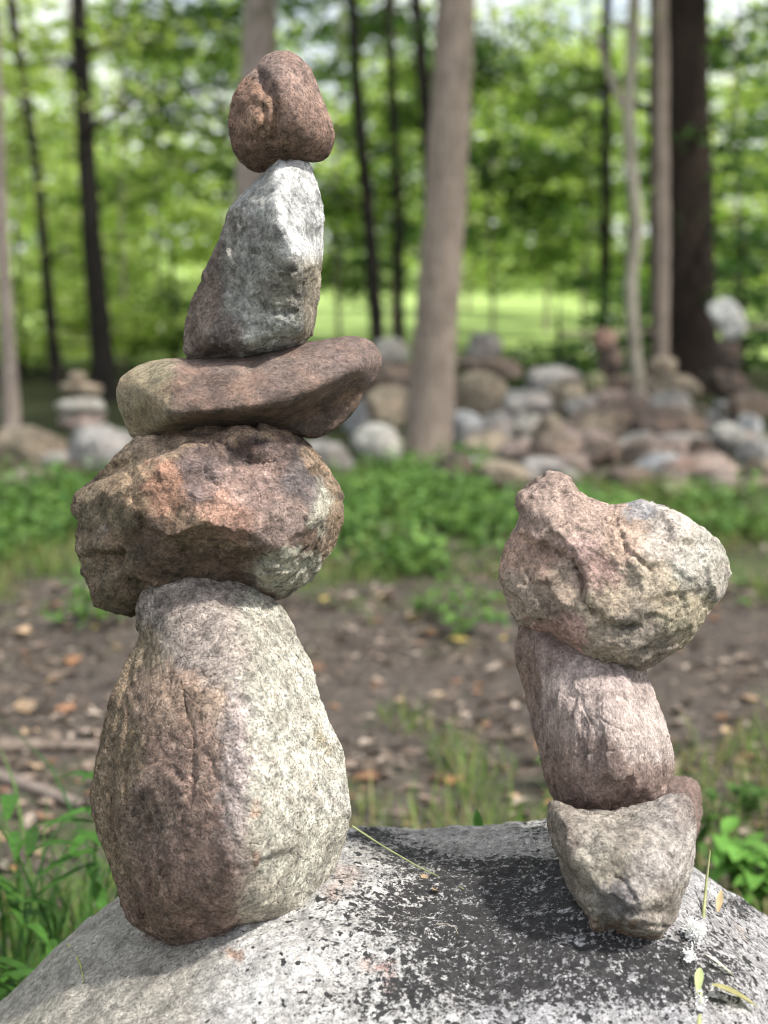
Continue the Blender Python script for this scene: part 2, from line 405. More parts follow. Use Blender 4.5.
tri_c = lambda *c: c
hero('stacked_stone', 'wide granite base stone of the tall stack, brown on its left, white on its right',
     [(139, 612), (142, 590), (160, 570), (199, 562), (235, 566), (258, 584), (272, 598), (288, 620.5), (302, 645), (312, 665), (316, 689), (328, 717), (340, 742), (346, 770), (350, 802), (348, 834), (340, 863), (328, 891), (312, 911), (288, 925), (260, 933), (243, 936), (219, 942), (187, 948), (171, 945), (161, 939), (134, 929), (122, 907), (116, 883), (108, 859), (94, 826), (89, 802), (94, 774), (100, 734), (106, 701), (118, 681), (130, 653), (140, 637)],
     (220, 765), None,
     [(160, 620, 44), (146, 690, 58), (124, 742, 54), (120, 800, 56), (124, 850, 56), (150, 895, 68), (168, 935, 52), (205, 590, 52), (225, 630, 84), (238, 700, 112), (240, 770, 130), (238, 830, 134), (234, 890, 118), (222, 930, 72), (180, 660, 72), (178, 720, 88), (174, 780, 92), (172, 845, 86), (195, 890, 98), (265, 650, 66), (290, 720, 76), (300, 790, 84), (300, 860, 78), (325, 800, 50), (312, 730, 50), (270, 905, 74), (335, 840, 40)],
     14, 95,
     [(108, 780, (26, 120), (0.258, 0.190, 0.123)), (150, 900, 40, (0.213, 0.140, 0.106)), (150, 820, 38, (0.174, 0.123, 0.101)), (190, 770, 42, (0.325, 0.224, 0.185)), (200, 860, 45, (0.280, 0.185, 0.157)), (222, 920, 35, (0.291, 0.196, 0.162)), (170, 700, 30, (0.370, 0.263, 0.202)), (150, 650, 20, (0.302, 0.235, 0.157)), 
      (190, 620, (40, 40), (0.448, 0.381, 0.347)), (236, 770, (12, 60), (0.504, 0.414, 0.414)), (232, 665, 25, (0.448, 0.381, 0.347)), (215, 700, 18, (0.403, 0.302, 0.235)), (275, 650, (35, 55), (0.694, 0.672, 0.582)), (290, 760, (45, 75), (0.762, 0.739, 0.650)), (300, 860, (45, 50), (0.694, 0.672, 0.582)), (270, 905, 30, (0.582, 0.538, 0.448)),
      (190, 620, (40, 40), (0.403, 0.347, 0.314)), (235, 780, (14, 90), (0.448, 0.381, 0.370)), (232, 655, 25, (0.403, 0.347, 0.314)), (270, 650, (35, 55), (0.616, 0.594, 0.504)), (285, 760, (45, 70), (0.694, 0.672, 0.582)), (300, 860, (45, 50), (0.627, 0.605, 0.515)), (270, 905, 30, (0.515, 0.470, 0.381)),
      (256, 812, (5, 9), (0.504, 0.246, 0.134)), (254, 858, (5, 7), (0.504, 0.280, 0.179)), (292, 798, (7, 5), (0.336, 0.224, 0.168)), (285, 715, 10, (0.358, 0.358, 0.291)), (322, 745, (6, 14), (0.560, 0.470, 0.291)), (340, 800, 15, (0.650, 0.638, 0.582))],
     M_big, k=3.2, rb=3, seed=21, rough=(1.4, 1.3, .9), chisel=3, chip=.6,
     plates=[([(152, 655), (139, 760), (147, 850), (158, 892), (172, 960), (262, 955), (275, 700), (240, 600), (190, 560)], 6, 1.6), ([(236, 560), (246, 700), (252, 780), (250, 870), (256, 960), (380, 960), (380, 560)], 3, 1.2)], calm=[(270, 700, 40), (220, 850, 40)],
     grooves=[([(114, 790), (119, 850), (140, 893), (150, 925)], 3, 9), ([(150, 866), (160, 895), (168, 935)], 2.2, 8), ([(186, 690), (197, 750), (192, 800)], 2, 3), ([(128, 700), (133, 760), (130, 820)], 2, 4), ([(255, 640), (262, 700), (275, 760)], 1.6, 2), ([(280, 700), (300, 740), (310, 790)], 1.6, 2), ([(238, 700), (212, 760), (230, 830), (245, 880)], 3, 2), ([(148, 800), (156, 830), (168, 862)], 6, 7), ([(270, 820), (300, 835), (320, 822)], 2.5, 4), ([(225, 600), (240, 650), (262, 690)], 3, 3), ([(138, 640), (120, 720), (112, 790)], 3, 4)],
     plane_through=hit(200, 940)+np.array([0, .03, -.005]))
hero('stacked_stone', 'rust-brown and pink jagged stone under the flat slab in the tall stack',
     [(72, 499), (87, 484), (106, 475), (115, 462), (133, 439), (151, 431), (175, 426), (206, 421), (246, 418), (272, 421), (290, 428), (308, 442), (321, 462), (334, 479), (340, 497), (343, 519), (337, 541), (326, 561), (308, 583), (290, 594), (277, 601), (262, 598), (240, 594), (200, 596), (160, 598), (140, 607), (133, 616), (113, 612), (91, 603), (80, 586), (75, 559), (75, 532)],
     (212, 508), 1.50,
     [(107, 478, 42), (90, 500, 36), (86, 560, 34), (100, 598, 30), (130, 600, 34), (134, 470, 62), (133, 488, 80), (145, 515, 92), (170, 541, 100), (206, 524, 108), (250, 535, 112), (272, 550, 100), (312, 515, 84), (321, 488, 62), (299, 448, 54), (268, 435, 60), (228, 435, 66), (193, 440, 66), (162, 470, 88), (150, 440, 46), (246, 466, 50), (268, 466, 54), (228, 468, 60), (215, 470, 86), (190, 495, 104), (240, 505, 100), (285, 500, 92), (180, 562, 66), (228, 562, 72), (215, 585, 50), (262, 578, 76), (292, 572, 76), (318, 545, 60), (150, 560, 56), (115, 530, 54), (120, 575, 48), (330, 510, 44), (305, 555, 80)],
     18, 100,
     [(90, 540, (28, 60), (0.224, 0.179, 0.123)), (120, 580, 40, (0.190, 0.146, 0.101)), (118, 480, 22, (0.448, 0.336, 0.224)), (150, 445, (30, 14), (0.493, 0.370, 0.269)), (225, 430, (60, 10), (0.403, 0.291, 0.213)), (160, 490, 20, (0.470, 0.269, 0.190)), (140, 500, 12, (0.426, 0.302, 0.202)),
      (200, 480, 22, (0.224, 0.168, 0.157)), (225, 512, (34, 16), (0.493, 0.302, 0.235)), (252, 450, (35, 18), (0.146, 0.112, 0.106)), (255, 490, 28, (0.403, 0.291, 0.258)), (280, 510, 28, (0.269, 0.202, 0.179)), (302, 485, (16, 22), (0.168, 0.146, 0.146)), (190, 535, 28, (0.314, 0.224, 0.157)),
      (200, 570, (60, 18), (0.168, 0.118, 0.090)), (160, 560, 30, (0.157, 0.112, 0.090)), (272, 572, (20, 12), (0.538, 0.526, 0.426)), (300, 566, (14, 14), (0.560, 0.549, 0.448)), (324, 510, (9, 20), (0.560, 0.538, 0.448)), (335, 520, (10, 30), (0.302, 0.224, 0.157)), (314, 460, 12, (0.426, 0.314, 0.224)), (310, 540, (6, 16), (0.179, 0.134, 0.101)), (105, 530, (4, 7), (0.560, 0.504, 0.448))],  # dark browns at the start put the undercut's shade into the colour
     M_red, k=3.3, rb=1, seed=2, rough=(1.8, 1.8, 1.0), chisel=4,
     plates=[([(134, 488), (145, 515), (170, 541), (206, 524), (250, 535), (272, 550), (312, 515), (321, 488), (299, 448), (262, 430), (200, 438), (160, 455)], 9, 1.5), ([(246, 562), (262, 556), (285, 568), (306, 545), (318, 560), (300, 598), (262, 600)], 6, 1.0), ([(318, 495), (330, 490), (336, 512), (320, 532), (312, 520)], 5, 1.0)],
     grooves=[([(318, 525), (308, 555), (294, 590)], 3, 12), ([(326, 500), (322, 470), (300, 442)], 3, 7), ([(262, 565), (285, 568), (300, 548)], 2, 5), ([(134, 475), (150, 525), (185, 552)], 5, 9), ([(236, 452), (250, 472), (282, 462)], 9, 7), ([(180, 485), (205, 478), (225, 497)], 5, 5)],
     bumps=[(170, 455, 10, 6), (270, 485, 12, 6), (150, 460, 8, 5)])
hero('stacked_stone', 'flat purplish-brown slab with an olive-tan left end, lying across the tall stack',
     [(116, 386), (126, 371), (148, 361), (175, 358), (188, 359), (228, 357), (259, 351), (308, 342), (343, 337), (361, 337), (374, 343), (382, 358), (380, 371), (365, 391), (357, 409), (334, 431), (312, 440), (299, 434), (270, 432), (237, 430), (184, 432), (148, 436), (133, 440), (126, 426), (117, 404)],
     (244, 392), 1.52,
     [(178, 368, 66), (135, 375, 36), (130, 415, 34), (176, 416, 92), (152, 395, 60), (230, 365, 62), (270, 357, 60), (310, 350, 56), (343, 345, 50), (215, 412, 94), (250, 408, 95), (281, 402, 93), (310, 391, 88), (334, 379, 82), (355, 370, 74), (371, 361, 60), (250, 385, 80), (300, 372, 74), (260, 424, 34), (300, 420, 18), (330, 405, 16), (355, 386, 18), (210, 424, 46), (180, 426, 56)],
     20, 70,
     [(140, 395, (32, 40), (0.271, 0.230, 0.152)), (150, 365, 20, (0.279, 0.246, 0.164)), (215, 390, (45, 25), (0.164, 0.119, 0.102)), (290, 375, (45, 22), (0.176, 0.131, 0.115)), (350, 355, 25, (0.180, 0.135, 0.123)), (230, 365, (60, 8), (0.221, 0.172, 0.148)), (220, 415, (50, 8), (0.098, 0.074, 0.061)), (310, 410, (50, 20), (0.107, 0.078, 0.066)), (185, 385, (8, 25), (0.197, 0.131, 0.107)),  # the two darkest tones put the underside's shade into the colour
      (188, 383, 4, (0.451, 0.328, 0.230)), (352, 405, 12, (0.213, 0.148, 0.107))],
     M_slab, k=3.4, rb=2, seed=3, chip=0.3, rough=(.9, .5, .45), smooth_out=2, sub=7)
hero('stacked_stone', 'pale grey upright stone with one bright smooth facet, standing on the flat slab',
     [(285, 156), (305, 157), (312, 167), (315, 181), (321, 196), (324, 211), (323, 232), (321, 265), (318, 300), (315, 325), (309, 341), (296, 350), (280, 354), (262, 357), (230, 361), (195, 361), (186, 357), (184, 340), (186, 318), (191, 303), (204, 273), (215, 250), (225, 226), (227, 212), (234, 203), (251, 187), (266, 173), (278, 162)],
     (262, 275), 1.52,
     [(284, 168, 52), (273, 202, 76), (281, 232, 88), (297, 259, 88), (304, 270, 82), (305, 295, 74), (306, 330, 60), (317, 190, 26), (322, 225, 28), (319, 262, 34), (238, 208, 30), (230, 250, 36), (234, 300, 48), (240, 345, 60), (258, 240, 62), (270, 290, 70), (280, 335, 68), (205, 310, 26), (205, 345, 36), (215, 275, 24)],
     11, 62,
     [(300, 205, (20, 46), (.76, .76, .76)), (299, 238, 16, (.78, .78, .78)), (258, 202, 22, (.46, .46, .44)), (250, 230, 20, (.30, .29, .27)), (232, 225, 18, (.26, .23, .20)), (255, 260, 24, (.42, .42, .38)), (235, 270, 16, (.20, .18, .16)), (285, 285, (22, 30), (.30, .28, .24)), (245, 300, 22, (.44, .44, .41)), (270, 330, 24, (.48, .48, .45)),  # palest tones put the facet's catch of light into its colour
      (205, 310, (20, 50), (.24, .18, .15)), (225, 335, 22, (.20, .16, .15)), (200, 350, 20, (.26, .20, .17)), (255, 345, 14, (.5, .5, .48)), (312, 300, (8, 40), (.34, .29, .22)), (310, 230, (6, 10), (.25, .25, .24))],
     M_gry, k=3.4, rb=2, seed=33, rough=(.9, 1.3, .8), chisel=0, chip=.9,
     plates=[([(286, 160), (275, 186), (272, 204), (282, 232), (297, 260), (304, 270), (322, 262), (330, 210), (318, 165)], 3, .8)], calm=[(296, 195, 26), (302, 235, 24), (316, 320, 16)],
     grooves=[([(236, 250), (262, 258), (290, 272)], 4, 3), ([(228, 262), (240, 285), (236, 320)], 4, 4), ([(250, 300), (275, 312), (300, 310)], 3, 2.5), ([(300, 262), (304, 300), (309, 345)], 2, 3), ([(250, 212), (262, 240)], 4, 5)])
hero('stacked_stone', 'small reddish-brown rounded stone with a curled groove, topmost of the tall stack',
     [(281, 51.5), (269, 54), (260, 62), (255, 68.5), (246, 76), (237, 88), (231, 101), (228.5, 118), (229, 136), (231, 149), (239, 163), (248, 170), (258, 174), (267, 172), (279, 165), (290, 162), (305, 161.5), (320, 162), (329, 157), (334, 146), (334.7, 133), (332, 121), (326, 107), (320, 94), (315, 79), (306, 64), (296, 55), (288, 52)],
     (282, 115), 1.52,
     [(268, 75, 34), (285, 70, 44), (262, 90, 40), (250, 105, 44), (245, 130, 44), (265, 125, 48), (275, 105, 46), (295, 95, 56), (305, 120, 58), (285, 145, 44), (318, 145, 40), (260, 155, 34), (300, 148, 44), (250, 150, 38)],
     14, 50,
     [(245, 110, 22, (0.350, 0.218, 0.158)), (245, 150, 20, (0.213, 0.132, 0.099)), (262, 120, 18, (0.400, 0.264, 0.185)), (300, 85, 25, (0.338, 0.238, 0.205)), (305, 125, 25, (0.325, 0.218, 0.178)), (325, 150, 12, (0.188, 0.119, 0.092)), (275, 65, 12, (0.300, 0.224, 0.198)), (285, 150, 18, (0.237, 0.152, 0.119))],
     M_top, k=2.2, rb=3, seed=5, chip=.2, rough=(1.6, 1.0, .6), smooth_out=2, sub=6,
     grooves=[([(256, 66), (262, 80), (273, 98), (278, 118), (272, 140)], 3.5, 9), ([(250, 105), (262, 108), (266, 122), (258, 138), (246, 140)], 3, 4), ([(262, 80), (270, 92)], 6, 6), ([(240, 120), (246, 108), (256, 98)], 3, 3)],
     bumps=[(256, 122, 8, 4)])
# right stack
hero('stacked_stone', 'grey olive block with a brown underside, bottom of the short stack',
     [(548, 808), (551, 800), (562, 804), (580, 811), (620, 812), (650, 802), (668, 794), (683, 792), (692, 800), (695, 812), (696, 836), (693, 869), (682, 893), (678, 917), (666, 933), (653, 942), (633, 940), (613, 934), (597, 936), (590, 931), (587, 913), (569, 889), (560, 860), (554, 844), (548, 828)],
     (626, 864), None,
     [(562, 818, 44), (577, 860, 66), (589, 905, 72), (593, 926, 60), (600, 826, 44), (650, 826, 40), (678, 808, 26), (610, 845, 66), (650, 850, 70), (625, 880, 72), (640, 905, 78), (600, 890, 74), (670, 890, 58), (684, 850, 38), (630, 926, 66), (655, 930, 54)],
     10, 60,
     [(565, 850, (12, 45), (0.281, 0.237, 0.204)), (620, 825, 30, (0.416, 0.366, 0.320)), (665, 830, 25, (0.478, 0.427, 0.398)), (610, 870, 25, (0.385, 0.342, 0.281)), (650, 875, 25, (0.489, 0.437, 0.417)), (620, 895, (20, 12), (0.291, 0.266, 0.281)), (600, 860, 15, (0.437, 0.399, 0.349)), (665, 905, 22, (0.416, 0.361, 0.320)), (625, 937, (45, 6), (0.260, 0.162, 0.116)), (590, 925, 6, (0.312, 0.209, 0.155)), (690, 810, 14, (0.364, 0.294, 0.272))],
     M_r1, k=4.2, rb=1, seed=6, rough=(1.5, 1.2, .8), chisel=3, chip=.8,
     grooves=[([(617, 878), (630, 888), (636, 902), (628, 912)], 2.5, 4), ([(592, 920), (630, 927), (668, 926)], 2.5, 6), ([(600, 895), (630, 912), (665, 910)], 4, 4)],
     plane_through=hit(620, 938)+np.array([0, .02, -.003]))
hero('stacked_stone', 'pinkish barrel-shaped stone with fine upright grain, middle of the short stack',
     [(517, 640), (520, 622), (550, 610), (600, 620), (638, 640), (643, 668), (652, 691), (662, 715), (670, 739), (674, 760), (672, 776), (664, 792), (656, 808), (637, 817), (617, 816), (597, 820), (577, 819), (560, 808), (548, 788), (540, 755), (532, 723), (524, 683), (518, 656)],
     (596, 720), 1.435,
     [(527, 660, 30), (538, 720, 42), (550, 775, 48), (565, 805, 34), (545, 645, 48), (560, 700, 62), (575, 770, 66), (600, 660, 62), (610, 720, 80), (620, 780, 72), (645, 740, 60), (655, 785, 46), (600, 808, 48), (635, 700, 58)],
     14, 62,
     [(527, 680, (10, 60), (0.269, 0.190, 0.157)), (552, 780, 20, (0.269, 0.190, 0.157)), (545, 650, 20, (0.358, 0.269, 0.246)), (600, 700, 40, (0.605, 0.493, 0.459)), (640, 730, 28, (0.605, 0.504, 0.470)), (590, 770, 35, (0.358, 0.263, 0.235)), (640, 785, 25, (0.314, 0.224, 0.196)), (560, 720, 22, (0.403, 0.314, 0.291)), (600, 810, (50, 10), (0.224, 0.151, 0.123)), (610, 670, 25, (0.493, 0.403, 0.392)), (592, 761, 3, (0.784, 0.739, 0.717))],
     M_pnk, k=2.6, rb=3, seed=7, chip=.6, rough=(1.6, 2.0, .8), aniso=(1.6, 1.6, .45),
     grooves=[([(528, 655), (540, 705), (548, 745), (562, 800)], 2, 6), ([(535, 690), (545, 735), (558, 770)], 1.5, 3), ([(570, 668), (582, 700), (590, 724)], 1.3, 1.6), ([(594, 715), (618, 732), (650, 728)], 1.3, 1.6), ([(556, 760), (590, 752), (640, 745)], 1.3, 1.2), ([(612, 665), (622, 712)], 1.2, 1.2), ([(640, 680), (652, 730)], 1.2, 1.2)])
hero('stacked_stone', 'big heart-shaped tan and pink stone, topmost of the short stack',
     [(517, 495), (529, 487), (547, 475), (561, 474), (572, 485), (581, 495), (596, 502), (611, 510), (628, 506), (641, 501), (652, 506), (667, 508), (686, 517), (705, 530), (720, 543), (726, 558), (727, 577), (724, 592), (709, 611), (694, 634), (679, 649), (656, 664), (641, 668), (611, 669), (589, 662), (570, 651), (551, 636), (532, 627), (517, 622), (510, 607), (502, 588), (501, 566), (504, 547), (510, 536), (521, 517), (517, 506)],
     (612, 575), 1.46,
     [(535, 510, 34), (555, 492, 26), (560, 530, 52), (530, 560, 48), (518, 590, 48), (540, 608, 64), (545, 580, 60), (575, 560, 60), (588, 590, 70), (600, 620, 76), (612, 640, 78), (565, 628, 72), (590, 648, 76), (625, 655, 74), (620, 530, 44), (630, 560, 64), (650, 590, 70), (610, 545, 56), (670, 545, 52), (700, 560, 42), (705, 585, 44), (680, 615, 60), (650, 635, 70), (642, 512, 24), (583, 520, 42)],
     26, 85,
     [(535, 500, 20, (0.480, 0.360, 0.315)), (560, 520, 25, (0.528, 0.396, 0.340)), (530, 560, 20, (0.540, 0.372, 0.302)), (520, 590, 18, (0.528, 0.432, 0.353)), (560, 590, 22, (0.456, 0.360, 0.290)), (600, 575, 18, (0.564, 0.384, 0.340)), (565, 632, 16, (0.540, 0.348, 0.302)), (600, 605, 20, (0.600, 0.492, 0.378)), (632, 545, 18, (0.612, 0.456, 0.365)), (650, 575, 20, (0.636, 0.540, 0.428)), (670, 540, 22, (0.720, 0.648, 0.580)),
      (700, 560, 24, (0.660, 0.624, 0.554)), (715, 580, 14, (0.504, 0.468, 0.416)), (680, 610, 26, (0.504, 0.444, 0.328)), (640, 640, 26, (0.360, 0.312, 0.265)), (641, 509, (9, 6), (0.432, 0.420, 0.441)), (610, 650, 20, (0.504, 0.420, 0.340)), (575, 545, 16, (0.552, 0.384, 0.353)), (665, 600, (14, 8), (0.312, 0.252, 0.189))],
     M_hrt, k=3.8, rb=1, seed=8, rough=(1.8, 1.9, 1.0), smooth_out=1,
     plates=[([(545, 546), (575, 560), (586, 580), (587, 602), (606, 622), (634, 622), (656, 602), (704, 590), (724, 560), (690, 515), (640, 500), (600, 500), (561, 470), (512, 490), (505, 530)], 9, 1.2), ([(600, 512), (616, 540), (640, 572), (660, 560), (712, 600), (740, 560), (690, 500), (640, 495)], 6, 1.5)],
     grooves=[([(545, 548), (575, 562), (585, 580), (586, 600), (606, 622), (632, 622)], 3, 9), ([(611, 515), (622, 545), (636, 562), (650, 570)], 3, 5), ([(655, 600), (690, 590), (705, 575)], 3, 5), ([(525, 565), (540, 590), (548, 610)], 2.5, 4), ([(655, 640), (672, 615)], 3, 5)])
hero('loose_stone', 'blurred brown stone on the boulder right behind the grey olive block',
     [(655, 806), (658, 786), (668, 777), (686, 776), (698, 782), (702, 796), (699, 830), (690, 850), (662, 850), (654, 830)], (678, 812), 1.66,
     [(676, 785, 22), (680, 820, 32), (662, 820, 24), (694, 815, 20)], 10, 30, [(678, 800, 40, (.24, .165, .14))], M_pnk, sub=5, seed=9, rough=(2, 1, .5))

# ------------------------------------------------------------------ ground
def ground_h(x, y):
    x = np.asarray(x, float); y = np.asarray(y, float)
    P = np.stack([x, y, x*0], -1).reshape(-1, 3)
    near = np.clip(1-(y-12)/10, 0, 1)
    n = (.035*fbm(P, .7, 3, 71)+.010*fbm(P, 4, 3, 72)).reshape(x.shape)
    m = .13*np.exp(-((y-10.3)/.55)**2)*(1/(1+np.exp(-(x+.6)*6)))*np.clip(1-(x-9)/4, 0, 1)
    return n*near+m-.0*y
def gz(x, y): return float(ground_h(np.array([x]), np.array([y]))[0])
def build_ground():
    ys = np.concatenate([np.arange(-6, 1, .25), np.arange(1, 14, .045), np.arange(14, 40, .5), np.geomspace(40, 900, 40)])
    xh = np.concatenate([np.arange(0, 4, .045), np.arange(4, 14, .25), np.geomspace(14, 700, 34)])
    xs = np.concatenate([-xh[::-1][:-1], xh])
    X, Y = np.meshgrid(xs, ys); V = np.stack([X, Y, ground_h(X, Y)], -1).reshape(-1, 3)
    nx, ny = len(xs), len(ys); i = np.arange(nx*ny).reshape(ny, nx)
    F = np.stack([i[:-1, :-1], i[:-1, 1:], i[1:, 1:], i[1:, :-1]], -1).reshape(-1, 4)
    m, nt, b, out = newmat('forest_floor'); k = NT(nt)
    g = k.n('NewGeometry'); pos = g.outputs['Position']
    sep = k.n('SeparateXYZ'); k.l(pos, sep.inputs[0])
    a = k.noise(pos, 3.0, 8, .65); f = k.noise(pos, 45, 7, .7); c2 = k.noise(pos, 12, 6, .65)
    dirt = k.mix(k.rng(f, .35, .65), (.036, .031, .027), (.13, .112, .098))
    dirt = k.mix(k.rng(c2, .55, .66, 0, .7), dirt, (.20, .15, .12))
    moss = k.mix(k.rng(f, .35, .65), (.035, .06, .014), (.08, .13, .03))
    # where moss/grass grows: near strip and band before the stones
    yy = k.math('ADD', sep.outputs['Y'], k.rng(a, .3, .7, -1.1, 1.1))
    band = k.math('ADD', k.rng(yy, 5.0, 6.4), k.rng(yy, 3.5, 2.6))
    c = k.mix(k.math('MULTIPLY', band, k.rng(c2, .40, .55, .25, .95)), dirt, moss)
    mead = k.mix(k.rng(k.noise(pos, 1.2, 6, .7), .3, .7), (.20, .30, .08), (.38, .49, .18))
    c = k.mix(k.rng(yy, 16.2, 17.6), k.mix(k.rng(yy, 8.5, 10.5), c, k.mix(k.rng(f, .35, .65), (.018, .020, .010), (.045, .055, .02))), mead)  # dark floor colour stands for canopy shade between piles and meadow
    k.l(c, b.inputs['Base Color']); b.inputs['Roughness'].default_value = .95; b.inputs['Specular IOR Level'].default_value = .1
    k.l(k.bump(c2, .05, .8, k.bump(f, .015, .8)), b.inputs['Normal'])
    tag(link('ground', mesh_np('ground', V, F), m), kind='structure')
build_ground()

# ------------------------------------------------------------------ leaves and plants
def leaf_quads(C, size, rnd, flat=.5, shape=.55):
    """one four-cornered folded leaf per centre"""
    n = len(C)
    nrm = rnd.normal(size=(n, 3)); nrm[:, 2] = np.abs(nrm[:, 2])+flat*2.5; nrm /= np.linalg.norm(nrm, axis=1)[:, None]
    a = rnd.normal(size=(n, 3)); a -= (a*nrm).sum(1)[:, None]*nrm; a /= np.linalg.norm(a, axis=1)[:, None]
    b = np.cross(nrm, a); s = (size*rnd.uniform(.65, 1.25, n))[:, None]
    V = np.stack([C-a*s*.5, C+b*s*.5*shape+nrm*s*.08-a*s*.05, C+a*s*.5-nrm*s*.1, C-b*s*.5*shape+nrm*s*.08-a*s*.05], 1).reshape(-1, 3)
    F = np.arange(4*n).reshape(n, 4)
    return V, F
def mixcol(n, cols, rnd, jit=.18):
    cols = np.array(cols); c = cols[rnd.integers(0, len(cols), n)]*rnd.uniform(1-jit, 1+jit, (n, 1))
    return np.repeat(c, 4, 0)
M_leaf = leaf_mat('tree_leaves', .6); M_leaf2 = leaf_mat('undergrowth_leaves', .35, .6, spec=.2); M_grass = leaf_mat('grass_blades', .3, .65, spec=.2)
GREENS = {'bright': [(.29, .41, .08), (.40, .50, .14), (.12, .20, .03), (.50, .56, .26)],
          'mid': [(.12, .20, .045), (.24, .34, .09), (.05, .10, .025)],
          'dark': [(.03, .075, .018), (.045, .10, .022), (.06, .13, .03)]}
M_bark = {'grey': bark_mat('grey_brown_bark', (.20, .16, .135), (.44, .36, .30)), 'dark': bark_mat('dark_bark', (.014, .012, .010), (.036, .031, .027)),
          'pale': bark_mat('pale_bark', (.28, .25, .20), (.58, .53, .44)), 'brown': bark_mat('brown_bark', (.014, .010, .008), (.045, .032, .025)),
          'pink': bark_mat('pinkish_bark', (.22, .18, .155), (.48, .40, .355))}
def tube_arrays(path, rad, nseg=12, rough=0.0, seed=0):
    path = np.array(path, float); rad = np.array(rad, float)
    # resample
    L = np.r_[0, np.cumsum(np.linalg.norm(np.diff(path, axis=0), axis=1))]
    m = max(4, int(L[-1]/max(.08, rad.max()*.8))); t = np.linspace(0, L[-1], min(m, 90))
    P = np.stack([np.interp(t, L, path[:, i]) for i in range(3)], 1); r_ = np.interp(t, L, rad)
    k = np.array([1, 2, 1])/4.
    for _ in range(2): P[1:-1] = (P[:-2]+2*P[1:-1]+P[2:])/4
    T = np.gradient(P, axis=0); T /= np.linalg.norm(T, axis=1)[:, None]
    ref = np.array([1.0, 0, 0]) if abs(T[0][0]) < .8 else np.array([0, 1.0, 0])
    A = np.cross(T, ref); A /= np.linalg.norm(A, axis=1)[:, None]; B = np.cross(T, A)
    th = np.linspace(0, 2*np.pi, nseg, endpoint=False)
    V = P[:, None]+(A[:, None]*np.cos(th)[None, :, None]+B[:, None]*np.sin(th)[None, :, None])*r_[:, None, None]
    V = V.reshape(-1, 3)
    if rough: 
        cN = np.repeat(P, nseg, 0); dirv = V-cN; V = cN+dirv*(1+rough*fbm(V, 6, 3, seed))[:, None]
    i = np.arange(len(P)*nseg).reshape(len(P), nseg); j = np.roll(i, -1, 1)
    F = np.stack([i[:-1], j[:-1], j[1:], i[1:]], -1).reshape(-1, 4)
    V = np.vstack([V, P[:1], P[-1:]])
    c0, c1 = len(V)-2, len(V)-1
    F = np.vstack([F, np.stack([j[0], i[0], np.full(nseg, c0), np.full(nseg, c0)], -1)[:, [0, 1, 2, 2]] if False else np.zeros((0, 4), int)])
    return V, F
def merge(parts):
    Vs, Fs, o = [], [], 0
    for V, F in parts: Vs.append(V); Fs.append(F+o); o += len(V)
    return np.vstack(Vs), np.vstack(Fs)
def limb(p0, p1, r0, rnd, sag=.1, n=5):
    t = np.linspace(0, 1, n)[:, None]; P = p0*(1-t)+p1*t
    P[:, 2] += sag*np.sin(t[:, 0]*np.pi)*np.linalg.norm(p1-p0); P[1:-1] += rnd.normal(size=(n-2, 3))*.04
    return tube_arrays(P, np.linspace(r0, r0*.25, n), 6)
